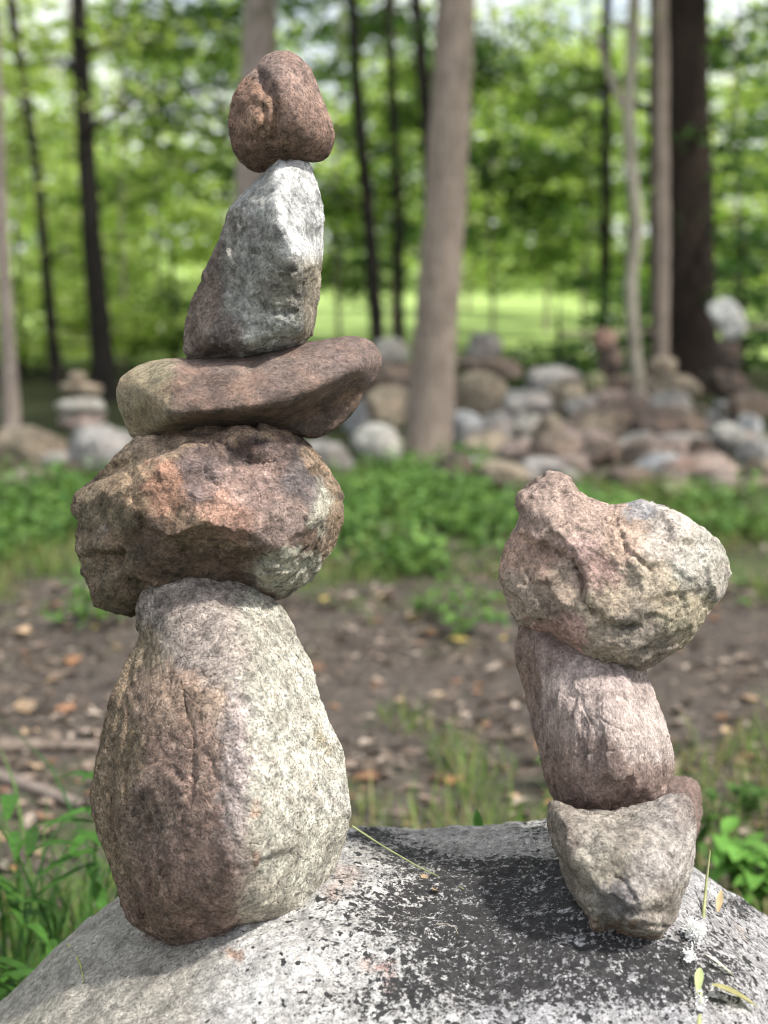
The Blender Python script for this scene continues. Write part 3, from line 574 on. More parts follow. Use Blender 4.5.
def tree(name, label, path_px, dist, width_px, bark, top=8.0, crown=(), high=14, green='mid', nleaf=70, leaf=.09, seed=0, fork=None, group=None, spread=1.6, flare=1.35, bias=(0, 0), hl=.85):
    """path_px: trunk centre line seen in the photo from the top of the frame down to its foot"""
    rnd = np.random.default_rng(seed)
    pts = [at(px, py, dist) for px, py in path_px][::-1]
    base = pts[0].copy(); g0 = gz(base[0], dist)
    mpp = dist/FPX
    foot = np.array([base[0], dist, min(g0-.08, base[2])])
    chain = [foot]+[p for p in pts if p[2] > foot[2]+.1]
    d = chain[-1]-chain[-2] if len(chain) > 2 else np.array([0, 0, 1.]); d = d/abs(d[2]) if abs(d[2]) > .01 else np.array([0, 0, 1.])
    last = chain[-1]
    if last[2] < top:
        chain.append(last+(top-last[2])*np.array([d[0]*.5+rnd.normal()*.03, rnd.normal()*.04, 1])) 
    wpx = np.array(width_px if isinstance(width_px, (tuple, list)) else (width_px, width_px), float)
    ch = np.array(chain); zz = ch[:, 2]
    rad = np.interp(zz, [zz[0], zz[0]+.25, last[2], top], [wpx[1]*mpp/2*flare, wpx[1]*mpp/2, wpx[0]*mpp/2, max(wpx[0]*mpp*.2, .01)])
    e = link(name, None, loc=foot); tag(e, label, 'tree', group)
    V, F = tube_arrays(ch, rad, 16, .12, seed)
    parts = [(V, F)]
    def on(z): return np.array([np.interp(z, zz, ch[:, i]) for i in range(3)])
    # leaf sprays: those seen in the frame, then the unseen high crown, which bias shifts to cast shade
    cl = [(at(px, py, dist+rnd.uniform(-.8, .8)), rr) for (px, py, rr) in crown]
    z0 = CAM[2]+dist*.168+.5
    for q in range(high):
        z = rnd.uniform(z0, max(top, z0+1)); a = rnd.uniform(0, 2*np.pi); rr = rnd.uniform(.4, spread)
        cl.append((on(z)+np.array([math.cos(a)*rr+bias[0], math.sin(a)*rr+bias[1], rnd.uniform(-.2, .4)]), rnd.uniform(.6, 1)*hl))
    for (c, rr) in cl:
        zt = max(foot[2]+.4 if c[2] < z0 else z0+.1, min(c[2]-.25*np.linalg.norm(c[:2]-on(c[2])[:2]), top-.1))
        p0 = on(zt); r0 = min(.035, float(np.interp(zt, zz, rad))*.5)
        parts.append(limb(p0, c, max(r0, .006), rnd, .06))
    if fork: parts.append(tube_arrays([at(px, py, dist) for px, py in fork[0]], fork[1], 8))
    V, F = merge(parts)
    link('trunk', mesh_np('trunk', V-foot, F), M_bark[bark], e)
    if cl:
        Cs = []
        for (c, rr) in cl:
            n = int(nleaf*(rr/.6)**2*rnd.uniform(.7, 1.3))
            # several small twigs-clusters inside each spray, flattened layers
            ns = 5; sub = rnd.normal(size=(ns, 3))*[rr*.5, rr*.5, rr*.22]
            k = rnd.integers(0, ns, n); Cs.append(c+sub[k]+rnd.normal(size=(n, 3))*[rr*.26, rr*.26, rr*.07])
        Cs = np.vstack(Cs); V, F = leaf_quads(Cs, leaf, rnd, .5, .6)
        link('crown', mesh_np('crown', V-foot, F, False, mixcol(len(Cs), GREENS[green], rnd)), M_leaf, e)
    return e

T = tree
T('tree', 'thick grey-brown leaning trunk standing between the two stone stacks', [(456, 0), (450, 120), (443, 240), (434, 350), (428, 440), (426, 462)], 8.9, (37, 46), 'grey', top=9, high=34, seed=1, green='mid', spread=3.0, bias=(.8, -.6), hl=1.05)
T('tree', 'straight dark trunk left of the tall stack', [(78, 0), (84, 120), (92, 240), (101, 340), (107, 400)], 12.5, (16, 23), 'dark', top=9, crown=[(30, 60, .7), (140, 100, .6), (150, 40, .7), (60, 160, .5)], green='bright', seed=2)
T('tree', 'pinkish trunk directly behind the topmost stone of the tall stack', [(261, -10), (257, 100), (252, 200), (248, 330), (246, 450)], 9.6, (33, 36), 'pink', top=9, seed=3, green='mid')
T('tree', 'slim pinkish trunk cut by the left picture edge', [(-8, 0), (-3, 120), (2, 240), (8, 340), (12, 432)], 9.8, (12, 16), 'pink', top=7, seed=4, green='bright', crown=[(10, 90, .5)])
T('tree', 'thin dark slanting trunk at the far left', [(10, 0), (25, 90), (38, 180), (47, 280), (58, 395)], 14.0, (9, 11), 'dark', top=8, seed=5, green='bright', crown=[(10, 120, .8), (60, 200, .7), (40, 40, .7), (100, 250, .6)])
T('tree', 'dark trunk just right of the topmost stones, first of the three dark ones', [(352, 0), (358, 110), (368, 210), (375, 300), (378, 350)], 16.0, (10, 15), 'dark', top=10, seed=6, green='dark', crown=[(340, 60, .8), (400, 150, .7), (330, 200, .7)])
T('tree', 'thin dark trunk between the pale-backed trunk and the thick grey-brown one', [(388, 0), (393, 110), (398, 210), (399, 300), (400, 350)], 16.6, (9, 10), 'dark', top=9, seed=7, green='mid', crown=[(380, 110, .7), (420, 60, .8)])
T('tree', 'dark trunk half hidden behind the thick grey-brown trunk', [(416, 0), (424, 90), (430, 180), (432, 290), (434, 360)], 15.0, (12, 14), 'dark', top=9, seed=8, green='dark', crown=[(500, 60, .8), (480, 130, .7)])
T('tree', 'crooked pale sapling with a forked arm on the right', [(634, -5), (632, 50), (628, 110), (631, 170), (638, 230), (630, 280), (634, 340), (640, 418)], 10.6, (11, 13), 'pale', top=5, seed=9, green='bright', high=6,
  fork=([(624, 108), (614, 88), (604, 62), (596, 30)], [.035, .03, .025, .015]), crown=[(600, 20, .3), (640, 195, .15)])
T('tree', 'slim straight grey trunk in front of the broad dark one', [(660, -5), (661, 120), (662, 240), (661, 355), (661, 380)], 11.2, (15, 16), 'grey', top=9, seed=10, high=46, green='mid', spread=3.2, bias=(2.2, -2.2), hl=1.05)  # out-of-view crown widened and shifted to shade the stone piles
T('tree', 'broad dark brown trunk behind the cairns on the right', [(678, -5), (679, 120), (681, 240), (684, 340), (686, 400)], 13.2, (56, 66), 'brown', top=11, seed=11, high=60, green='dark', spread=4.2, bias=(2.0, -2.0), hl=1.2, crown=[(740, 40, .8), (720, 130, .7), (745, 220, .8), (560, 90, .8), (735, 290, .5)])  # unseen crown spread wide and pushed aside to shade the ground behind
T('tree', 'thin dark trunk left of the crooked sapling', [(607, 20), (606, 120), (606, 220), (604, 340)], 16.0, (9, 11), 'dark', top=7, seed=12, green='mid', crown=[(575, 140, .8), (590, 220, .7), (540, 60, .8), (560, 30, .7)])
# leafy understory trees, further back
US = [
 ('young leafy tree filling the gap at the left picture edge', 20, 17, 'bright', [(10, 40), (50, 110), (20, 180), (70, 250), (30, 300), (-20, 90)]),
 ('bright leafy young tree between the two left dark trunks', 70, 22, 'bright', [(60, 70), (90, 150), (50, 220), (100, 290), (130, 200), (130, 60)]),
 ('low spreading tree with a slanting bough left of the tall stack', 122, 15.5, 'mid', [(150, 30), (190, 70), (160, 130), (200, 150), (130, 180), (215, 30)]),
 ('yellow-green sapling left of the upright grey stone', 160, 19, 'bright', [(170, 190), (140, 250), (190, 230), (130, 310), (200, 280), (160, 330)]),
 ('dark leafy tree rising behind the tall stack', 225, 18, 'dark', [(210, 60), (220, 120), (230, 180), (170, 90), (190, 10), (290, 30)]),
 ('green sapling seen just right of the topmost stones', 340, 20, 'mid', [(340, 50), (350, 130), (330, 190), (370, 230), (345, 270), (400, 90)]),
 ('shady small tree left of the thick trunk', 395, 21, 'dark', [(390, 170), (410, 230), (380, 280), (410, 20), (360, 20), (420, 120)]),
 ('dense dark shrub tree right of the thick trunk', 492, 19, 'dark', [(480, 40), (500, 100), (490, 160), (520, 200), (490, 230), (540, 150)]),
 ('pale-leaved tree in the middle right gap', 545, 23, 'bright', [(540, 90), (560, 170), (530, 210), (580, 130), (570, 60), (550, 240)]),
 ('tall leafy tree left of the crooked sapling', 585, 18, 'mid', [(590, 180), (610, 250), (570, 260), (600, 90), (560, 110), (620, 150)]),
 ('dark bush-like tree right of the broad dark trunk', 735, 16, 'dark', [(730, 60), (760, 130), (730, 180), (770, 240), (740, 270), (770, 30)]),
 ('bright leafy tree at the right picture edge', 770, 20, 'bright', [(740, 110), (760, 180), (720, 250), (760, 290), (770, 80), (790, 200)]),
 ('small leafy tree beyond the right end of the meadow', 640, 26, 'mid', [(640, 120), (620, 200), (650, 260), (720, 160), (700, 60), (600, 280)]),
 ('slender green tree in the far gap above the meadow', 470, 30, 'bright', [(480, 190), (460, 250), (510, 250), (520, 60), (440, 80), (560, 210)]),
]
for i, (lab, px, dist, gr, cr) in enumerate(US):
    T('understory_tree', lab, [(px, 60), (px+random.uniform(-6, 6), 200), (px+random.uniform(-4, 4), 300), (px, 345)], dist, (2.5, 4), 'grey', top=CAM[2]+dist*.168+1.2,
      crown=[(a+random.uniform(-12, 12), b+random.uniform(-10, 10), dist*.043) for a, b in cr for _ in (0, 1)], high=9, green=gr, nleaf=105, leaf=.15, seed=40+i, spread=1.2)

for i, (lab, px, py, dist, gr, hz, cr) in enumerate([
 ('bright low bush behind the small left cairn', 100, 372, 15.5, 'bright', 1.4, [(60, 335), (90, 320), (130, 335), (110, 350), (150, 325), (75, 300)]),
 ('bright low bush at the left picture edge', 22, 380, 15.0, 'bright', 1.5, [(0, 330), (30, 345), (40, 310), (10, 300), (-10, 350), (50, 350)]),
 ('low mid-green bush just left of the tall stack', 175, 368, 16.0, 'mid', 1.4, [(160, 300), (180, 330), (200, 345), (150, 345), (210, 310)]),
 ('low dark bush behind the middle stone pile', 560, 392, 12.6, 'dark', .8, [(535, 372), (560, 366), (585, 372), (610, 368), (548, 384)]),
 ('dark bush behind the broad dark trunk and the white stone', 742, 372, 14.6, 'dark', 1.6, [(730, 350), (760, 330), (750, 300), (770, 350), (715, 355), (740, 280)]),
 ('dark bush between the crooked sapling and the slim straight trunk', 632, 380, 14.2, 'dark', 1.6, [(620, 345), (645, 330), (640, 300), (622, 310), (650, 355)])]):
    T('low_bush', lab, [(px, py-30), (px, py)], dist, (6, 8), 'dark', top=hz, high=0, crown=[(a+random.uniform(-6, 6), b+random.uniform(-5, 5), dist*.032) for a, b in cr for _ in (0, 1)], green=gr, nleaf=150, leaf=.11, seed=140+i)
# the wood beyond the meadow: one mass
def far_wood():
    rnd = np.random.default_rng(5); Cs = []; 
    for i in range(200):
        y = rnd.uniform(44, 66); x = rnd.uniform(-.42, .42)*y*1.25; h = rnd.uniform(4, 12)
        for j in range(7):
            c = np.array([x+rnd.normal()*1.3, y+rnd.normal()*1.0, h*rnd.uniform(.08, 1)])
            n = 26; Cs.append(c+rnd.normal(size=(n, 3))*[.8, .6, .5])
    Cs = np.vstack(Cs); V, F = leaf_quads(Cs, .42, rnd, .4, .7)
    tag(link('far_wood', mesh_np('far_wood', V, F, False, mixcol(len(Cs), GREENS['bright'], rnd, .3)), M_leaf), 'leafy edge of the wood across the sunny meadow', 'wood', kind='stuff')
far_wood()

# undergrowth before the stones, grass, leaf litter
def undergrowth():
    rnd = np.random.default_rng(6); n = 60000
    x = rnd.uniform(-3.0, 3.4, n); y = rnd.uniform(4.7, 8.6, n)
    P = np.c_[x, y, x*0]; d = fbm(P, 1.3, 3, 81)+.35*fbm(P, 5, 2, 82)
    dens = np.clip((y-5.3)/1.4, 0, 1)*.5+.35*np.clip(-x-.8, 0, .8)-.0
    dens = dens+.35*np.exp(-((x-.25)/.9)**2-((y-6.9)/1.0)**2)+.25*np.exp(-((x+1.8)/.8)**2)
    dens -= .45*np.exp(-((x-1.6)/.7)**2-((y-7.8)/.5)**2)
    dens = dens-1.5*((x > .55+.25*d) & (y > 7.15+.3*d))-1.5*((x < -1.25) & (y > 7.7))
    d = d+.5*fbm(P, 2.6, 3, 88); keep = d+dens > .50; x, y = x[keep], y[keep]
    hgt = np.abs(rnd.normal(size=len(x)))*.06+.02+.10*np.clip(fbm(np.c_[x, y, x*0], 2.2, 2, 83)+.1, 0, 1)*rnd.uniform(0, 1, len(x))
    C = np.c_[x, y, ground_h(x, y)+hgt]
    V, F = leaf_quads(C, .055, rnd, .6, .6)
    tag(link('undergrowth', mesh_np('undergrowth', V, F, False, mixcol(len(C), [(.07, .15, .04), (.11, .21, .055), (.16, .27, .07), (.07, .13, .035)], rnd)), M_leaf2), 'low green undergrowth between the path and the stone piles', 'undergrowth', kind='stuff')
undergrowth()
def blades(C, h, w, rnd, lean=.5):
    n = len(C); a = rnd.uniform(0, 2*np.pi, n); dirv = np.c_[np.cos(a), np.sin(a), a*0]; side = np.c_[-np.sin(a), np.cos(a), a*0]
    h = h[:, None]; w = w[:, None]; l = (lean*rnd.uniform(.2, 1.2, n))[:, None]*h
    up = np.array([0, 0, 1.])
    p = [C, C+up*h*.45+dirv*l*.2, C+up*h*.8+dirv*l*.6, C+up*h*.95+dirv*l*1.1]
    ww = [w, w*.9, w*.6, w*.08]
    V = np.stack([q for pp, q_ in zip(p, ww) for q in (pp-side*q_*.5, pp+side*q_*.5)], 1).reshape(-1, 3)
    b = np.arange(n)[:, None]*8
    F = np.concatenate([b+np.array([[0, 1, 3, 2]]), b+np.array([[2, 3, 5, 4]]), b+np.array([[4, 5, 7, 6]])], 0)
    return V, F
def grass():
    rnd = np.random.default_rng(8); n = 60000
    x = rnd.uniform(-2.6, 3.0, n); y = rnd.uniform(1.9, 8.5, n)
    P = np.c_[x, y, x*0]; d = fbm(P, 1.6, 4, 91)
    dens = np.where(y < 3.9, .15+.5*np.clip((3.6-y)/.8, -1.2, 1)+.25*np.clip(x-.1, -1, 1)+.0*x, 0)
    dens = np.where((y < 4.2) & (x < -.3), .1+.7*np.clip((3.0-y)/.6, -1.5, 1), dens)
    dens = np.where(y >= 3.9, -.38+.75*np.clip((y-4.7)/1.5, 0, 1)+.35*np.clip(-x-.9, 0, 1), dens)
    k = (d+dens > .25) & (y > 2.0); x, y = x[k], y[k]
    C = np.c_[x, y, ground_h(x, y)-.005]
    V, F = blades(C, rnd.uniform(.03, .11, len(x)), rnd.uniform(.003, .006, len(x)), rnd, .9)
    cc = np.repeat(np.array([(.07, .14, .03), (.11, .19, .04), (.16, .22, .06), (.22, .2, .09)])[rnd.integers(0, 4, len(x))]*rnd.uniform(.8, 1.2, (len(x), 1)), 8, 0)
    tag(link('grass', mesh_np('grass', V, F, True, cc), M_grass), 'short grass beside and beyond the bare path', 'grass', kind='stuff')
grass()

# fallen leaves
def leaf_outline(kind):
    if kind == 'maple':
        pr = [(0, 1.0), (.16, .62), (.42, .72), (.36, .42), (.9, .36), (.55, .12), (.62, -.22), (.2, -.18), (0, -.35)]
    else:
        pr = [(0, .75), (.2, .5), (.34, .15), (.34, -.15), (.2, -.5), (0, -.7)]
    r_ = [(x, y) for x, y in pr]; return r_+[(-x, y) for x, y in r_[::-1][1:-1]]
def leaf_mesh(kind, seed, curl=.25):
    rnd = np.random.default_rng(seed); o = np.array(leaf_outline(kind))
    ring = [o*f for f in (1, .66, .33)]; n = len(o)
    P = np.vstack(ring+[np.zeros((1, 2))]); P += rnd.normal(size=P.shape)*.02
    z = curl*(P[:, 0]**2)*rnd.choice([-1, 1])+curl*.6*P[:, 1]**2*rnd.choice([-1, 1])+rnd.normal(size=len(P))*.03
    V = np.c_[P, z]*.5
    F = []
    for r_ in range(2):
        for i in range(n): F.append([r_*n+i, r_*n+(i+1) % n, (r_+1)*n+(i+1) % n, (r_+1)*n+i])
    me = bpy.data.meshes.new('fallen_leaf'); 
    F += [[2*n+i, 2*n+(i+1) % n, 3*n] for i in range(n)]
    V[:, 2] -= V[:, 2].min()
    # stalk
    b = len(V); st = np.array([[0.01, -.3, 0.0], [-.01, -.3, 0.0], [.02, -.55, .03], [.0, -.55, .03]])
    if kind == 'maple': V = np.vstack([V, st*[.5, 1, .5]]); F.append([b, b+1, b+3, b+2])
    me.from_pydata(V.tolist(), [], F); me.update()
    return me
DL = {'orange': (.36, .19, .10), 'brown': (.17, .10, .065), 'tan': (.40, .29, .19), 'yellow': (.46, .36, .12), 'rust': (.28, .15, .09), 'grey': (.26, .20, .16)}
LM = {k: leaf_mat('dead_leaf_'+k, .15, .7, False, c, .2) for k, c in DL.items()}
protos = {}
for kcol in DL:
    protos[kcol] = []
    for kk in range(4):
        me = leaf_mesh('maple' if kk % 2 else 'oval', hash(kcol) % 7+kk*11, .45 if kcol in ('brown', 'grey') else .3); me.materials.append(LM[kcol]); protos[kcol].append(me)
def put_leaf(px, py, size, kcol, label, shape=None, group=None, P=None, rz=None, name='fallen_leaf'):
    P = gnd(px, py) if P is None else P
    z = gz(P[0], P[1]); 
    o = bpy.data.objects.new(name, protos[kcol][shape if shape is not None else random.randrange(4)]); col.objects.link(o)
    o.location = (P[0], P[1], z+.004); o.scale = (size,)*3
    o.rotation_euler = (random.uniform(-.2, .2), random.uniform(-.2, .2), random.uniform(0, 6.28) if rz is None else rz)
    return tag(o, label, 'leaf', group)
for a in [(75, 664, .10, 'orange', 'orange leaf on the dirt left of the tall stack, farther of two', 1), (70, 713, .11, 'rust', 'rusty orange leaf left of the tall stack beside the large tan leaf', 1),
          (25, 709, .17, 'tan', 'large curled tan leaf near the left picture edge', 0), (413, 619, .075, 'yellow', 'small yellow leaf between the stacks, farther of two yellow ones', 0),
          (458, 636, .10, 'yellow', 'yellow leaf between the stacks, nearer of two yellow ones', 1), (455, 784, .085, 'orange', 'star-shaped orange leaf in the grass behind the boulder', 1),
          (365, 784, .095, 'rust', 'rust-coloured leaf right beside the big base stone', 3), (750, 701, .15, 'tan', 'long tan leaf at the right picture edge', 0),
          (478, 692, .06, 'orange', 'small orange-brown leaf in the middle of the bare path', 2), (432, 632, .07, 'rust', 'rusty leaf next to the two yellow leaves', 3),
          (12, 865, .06, 'orange', 'yellow-orange leaf by the green weeds at the lower left', 0), (745, 770, .07, 'tan', 'pale tan leaf in the grass right of the short stack', 1), (545, 657, .06, 'yellow', 'pale yellow leaf left of the pink barrel stone', 2),
          (20, 637, .10, 'tan', 'tan leaf in the undergrowth edge at far left', 3), (325, 598, .1, 'yellow', 'dull yellow leaf right below the jagged rusty stone', 0), (524, 733, .05, 'yellow', 'tiny yellow-brown leaf on the path near the short stack', 0)]:
    put_leaf(*a[:5], shape=a[5])
rl = np.random.default_rng(12)
glab = {'brown': 'small brown curled leaf among the litter on the dirt', 'tan': 'pale tan dry leaf among the litter on the dirt', 'grey': 'greyish decayed leaf flat on the dirt', 'rust': 'small dull rust leaf scattered in the litter', 'orange': 'small orange fallen leaf scattered in the litter', 'yellow': 'small yellow fallen leaf scattered in the litter'}
cnt = 0
while cnt < 270:
    px, py = rl.uniform(0, 768), 560+rl.beta(1.3, 1.2)*300
    P = gnd(px, py)
    if P[1] < 2.75: continue
    kc = rl.choice(['brown', 'tan', 'grey', 'rust', 'orange', 'yellow'], p=[.42, .26, .22, .07, .01, .02])
    put_leaf(px, py, rl.uniform(.03, .085), kc, glab[kc], group=kc+' leaves of the litter', P=P); cnt += 1
def litter():
    rnd = np.random.default_rng(9); n = 34000
    x = rnd.uniform(-2.4, 2.8, n); y = rnd.uniform(2.6, 8.4, n); kk = fbm(np.c_[x, y, x*0], 2.2, 4, 95) > rnd.uniform(-.5, .6, n); x, y = x[kk], y[kk]; n = len(x); C = np.c_[x, y, ground_h(x, y)+rnd.uniform(.002, .018, n)]
    V, F = leaf_quads(C, rnd.choice([.02, .035, .06], n, p=[.5, .35, .15]), rnd, 1.6, .5)
    tag(link('leaf_litter', mesh_np('leaf_litter', V, F, False, mixcol(n, [(.10, .078, .062), (.17, .135, .11), (.30, .25, .21), (.12, .09, .075), (.06, .05, .04), (.05, .042, .035)], rnd, .3)), leaf_mat('litter', .1, .8, True, spec=.15)), 'dry leaf crumbs and litter strewn over the path', 'leaf litter', kind='stuff')
litter()

# ------------------------------------------------------------------ stones of the far piles
M_far = rock_mat('pile_stone', g1=14, g2=60, contrast=.35, darkamt=.2, paleamt=.2, bump=6)
COLS = {'bright': (.85, .85, .83), 'white': (.50, .49, .45), 'grey': (.34, .33, .32), 'tan': (.34, .29, .22), 'brown': (.20, .16, .13), 'pink': (.33, .27, .245), 'dark': (.10, .08, .07), 'moss': (.22, .24, .13), 'red': (.31, .20, .16), 'blue': (.38, .40, .42)}
def pile_stone(name, label, x0, y0, x1, y1, dist, colr, seed, tilt=0, group=None, spot=None, flat=.9, cat='stone'):
    rnd = np.random.default_rng(seed); D, F = ico(4)
    dist = min(dist, gnd((x0+x1)/2, y1-2)[1]); c = at((x0+x1)/2, (y0+y1)/2, dist); mpp = dist/FPX
    w, h = (x1-x0)*mpp/2*1.12, (y1-y0)*mpp/2*1.14; dp = max(w*.8, h*.8)*flat
    D2 = np.sign(D)*np.abs(D)**.8; D2 = D2/np.max(np.abs(D2))
    V = D*[1, 1, 1]; nrm = (np.abs(D)**3).sum(1)**(1/3); V = V/nrm[:, None]
    for _ in range(12):
        nv = rnd.normal(size=3); nv /= np.linalg.norm(nv); q = V@nv; ex = np.maximum(q-q.max()*rnd.uniform(.70, .9), 0); V = V-ex[:, None]*nv
    V = V*(1+.10*fbm(V, 1.4, 3, seed)+.03*fbm(V, 6, 3, seed+1))[:, None]
    V = V/np.abs(V).max(0)*[w, dp, h]
    cr, sr = math.cos(tilt), math.sin(tilt); V = np.c_[V[:, 0]*cr+V[:, 2]*sr, V[:, 1], -V[:, 0]*sr+V[:, 2]*cr]
    a = rnd.uniform(-.5, .5) if w < 2*h else rnd.uniform(-.15, .15); V = np.c_[V[:, 0]*math.cos(a)-V[:, 1]*math.sin(a), V[:, 0]*math.sin(a)+V[:, 1]*math.cos(a), V[:, 2]]
    cc = np.tile(np.array(COLS[colr])*rnd.uniform(.85, 1.15), (len(V), 1))*(1+.25*fbm(V, 5, 3, seed))[:, None]
    if spot:
        sc_, sx, sy, sr_ = spot; q = V/np.array([w, dp, h]); m = np.exp(-((q[:, 0]-sx)**2+(q[:, 2]-sy)**2)/sr_**2)[:, None]; cc = cc*(1-m)+np.array(COLS[sc_])*m
    o = link(name, mesh_np(name, V, F, True, np.clip(cc, .01, .9)), M_far, loc=c)
    return tag(o, label, cat, group)
PS = [
 # left wall and cairn
 ('broad tan block at the left picture edge below the slim pinkish trunk', -6, 428, 66, 477, 8.3, 'tan'),
 ('low pinkish flat stone in front of the broad tan block', -2, 470, 56, 492, 8.0, 'pink'),
 ('pale grey block carrying the small left cairn', 70, 428, 132, 478, 8.3, 'grey'),
 ('dark low stone in the gap between the two left blocks', 54, 462, 84, 486, 8.1, 'dark'),
 ('pinkish lowest stone of the small left cairn', 60, 413, 105, 431, 8.4, 'pink'),
 ('rounded cream stone of the small left cairn', 55, 395, 104, 417, 8.4, 'white'),
 ('flat grey-tan stone near the top of the left cairn', 62, 382, 100, 398, 8.4, 'tan'),
 ('tiny topmost stone of the left cairn', 69, 372, 86, 385, 8.4, 'tan'),
 ('grey stone behind the jagged rusty stone, left end of the middle pile', 300, 440, 352, 480, 8.3, 'grey'),
 ('pale flat stone bridging the gap between the two left blocks', 40, 446, 92, 474, 8.3, 'white'),
 # middle pile
 ('pale flat stone capping the pile left of the thick trunk', 371, 339, 407, 364, 9.8, 'white'),
 ('broad brown flat stone under the pale cap stone', 355, 361, 416, 388, 9.8, 'brown'),
 ('mossy tan rounded stone left of the thick trunk', 366, 388, 411, 428, 9.5, 'tan'),
 ('bluish white stone beside the end of the purple slab', 345, 402, 369, 438, 9.3, 'blue'),
 ('whitish stone low at the left foot of the thick trunk', 352, 426, 400, 470, 8.7, 'white'),
 ('dark gap-filling stone under the brown flat stone', 352, 382, 380, 408, 9.9, 'dark'),
 ('small grey stone atop the dark leaning slab', 468, 334, 500, 362, 10.0, 'grey'),
 ('dark brown leaning slab right of the thick trunk', 457, 356, 520, 376, 10.0, 'brown', .15),
 ('upright tan block under the dark leaning slab', 458, 373, 504, 417, 9.8, 'tan'),
 ('bluish grey upright stone touching the thick trunk', 451, 413, 480, 455, 9.2, 'blue'),
 ('grey stone between the bluish stone and the white one', 478, 412, 514, 446, 9.3, 'grey'),
 ('flat grey stone on top of the white block', 505, 393, 551, 416, 9.5, 'grey'),
 ('bright white block in the middle pile', 512, 411, 540, 446, 9.3, 'white'),
 ('light mossy stone low in the middle pile', 484, 441, 545, 466, 8.8, 'white'),
 ('tan stone right of the bright white block', 536, 416, 563, 462, 9.2, 'tan'),
 ('grey stone behind the heart-shaped stone', 520, 458, 566, 482, 8.4, 'grey'),
 # right pile
 ('pinkish tan stone right of the middle pile', 545, 430, 582, 464, 9.0, 'pink'),
 ('long white flat stone low before the right pile', 545, 458, 603, 477, 8.4, 'white'),
 ('small reddish stone topping the thin cairn left of the crooked sapling', 594, 328, 616, 349, 10.4, 'red'),
 ('dark upright stone under the small reddish stone', 598, 347, 622, 378, 10.4, 'dark'),
 ('mossy little stone left in the thin cairn', 584, 374, 604, 396, 10.2, 'moss'),
 ('brown squat stone in the thin cairn', 600, 375, 630, 392, 10.2, 'brown'),
 ('pinkish grey flat stone supporting the thin cairn', 590, 388, 630, 408, 10.1, 'pink'),
 ('grey-green stone left under the thin cairn', 566, 396, 596, 418, 10.0, 'grey'),
 ('long brown flat stone with a tan middle under the thin cairn', 568, 408, 638, 440, 9.7, 'brown', 0, ('tan', -.2, .2, .4)),
 ('small tan round stone at the foot of the crooked sapling', 636, 416, 652, 432, 9.7, 'tan'),
 ('small tan stone topping the cairn at the slim straight trunk', 647, 358, 676, 378, 10.0, 'tan'),
 ('tan flat capstone overhanging the two-toned upright stone', 644, 375, 700, 394, 10.0, 'tan', .12),
 ('two-toned upright stone, grey left and white right', 644, 392, 690, 438, 9.9, 'grey', 0, ('white', .6, 0, .5)),
 ('small grey stone right of the two-toned upright stone', 692, 418, 713, 436, 9.8, 'grey'),
 ('long pale grey stone under the two-toned upright stone', 652, 434, 708, 454, 9.4, 'grey'),
 ('brown stone low behind the gap between heart stone and pile', 584, 440, 626, 470, 9.0, 'brown'),
 ('rounded pinkish brown stone in the lower right pile', 622, 442, 673, 476, 8.9, 'brown', 0, ('pink', .2, .3, .5)),
 ('big grey-pink stone with an orange stain above the heart-shaped stone', 657, 451, 732, 486, 8.6, 'pink', 0, ('red', -.3, .4, .35)),
 ('whitish tilted oblong stone near the right picture edge', 722, 418, 748, 470, 9.2, 'white', -.65),
 ('bluish stone behind the whitish tilted stone', 736, 416, 762, 446, 9.5, 'blue'),
 ('long brown flat stone at the right picture edge', 728, 393, 775, 420, 9.8, 'brown'),
 ('mossy grey stone at the right picture edge', 752, 436, 784, 468, 9.2, 'moss'),
 ('small tan pebble-like stone under the whitish tilted stone', 729, 464, 746, 478, 8.6, 'tan'),
 ('flat pinkish stone lowest at the right', 702, 474, 752, 500, 8.2, 'pink'),
 ('mossy flat stone low above the right lobe of the heart stone', 656, 480, 692, 500, 8.2, 'moss'),
 ('brown stone half hidden by undergrowth right of the heart stone', 604, 468, 652, 492, 8.4, 'brown'),
 ('dark stone carrying the bright white one beside the broad trunk', 712, 338, 740, 372, 12.2, 'dark'),  # dark colour stands for shade below the white stone
 ('bright white stone beside the broad dark trunk', 713, 300, 741, 340, 12.2, 'bright', -.5),  # sunlight is put into the near-white colour
 ('dark lower stone of the far cairn beside the broad trunk', 705, 368, 752, 398, 12.2, 'dark'),  # shade put into the dark colour here too
]
for i, t in enumerate(PS):
    pile_stone('pile_stone', t[0], *t[1:6], t[6], 300+i*7, t[7] if len(t) > 7 else 0, spot=t[8] if len(t) > 8 else None)
rr_ = np.random.default_rng(31)
for i in range(85):
    px = rr_.choice([rr_.uniform(340, 768), rr_.uniform(440, 768)]); base = rr_.uniform(405, 494); w = rr_.uniform(22, 54); h = w*rr_.uniform(.45, .8)
    dist = 9.1+(486-base)*.017
    pile_stone('pile_stone', 'half hidden filler stone deep in the right stone pile', px-w/2, base-h, px+w/2, base, dist+.25, ['grey', 'brown', 'blue', 'grey', 'tan', 'pink', 'dark'][i % 7], 900+i, rr_.uniform(-.4, .4), 'filler stones of the pile')

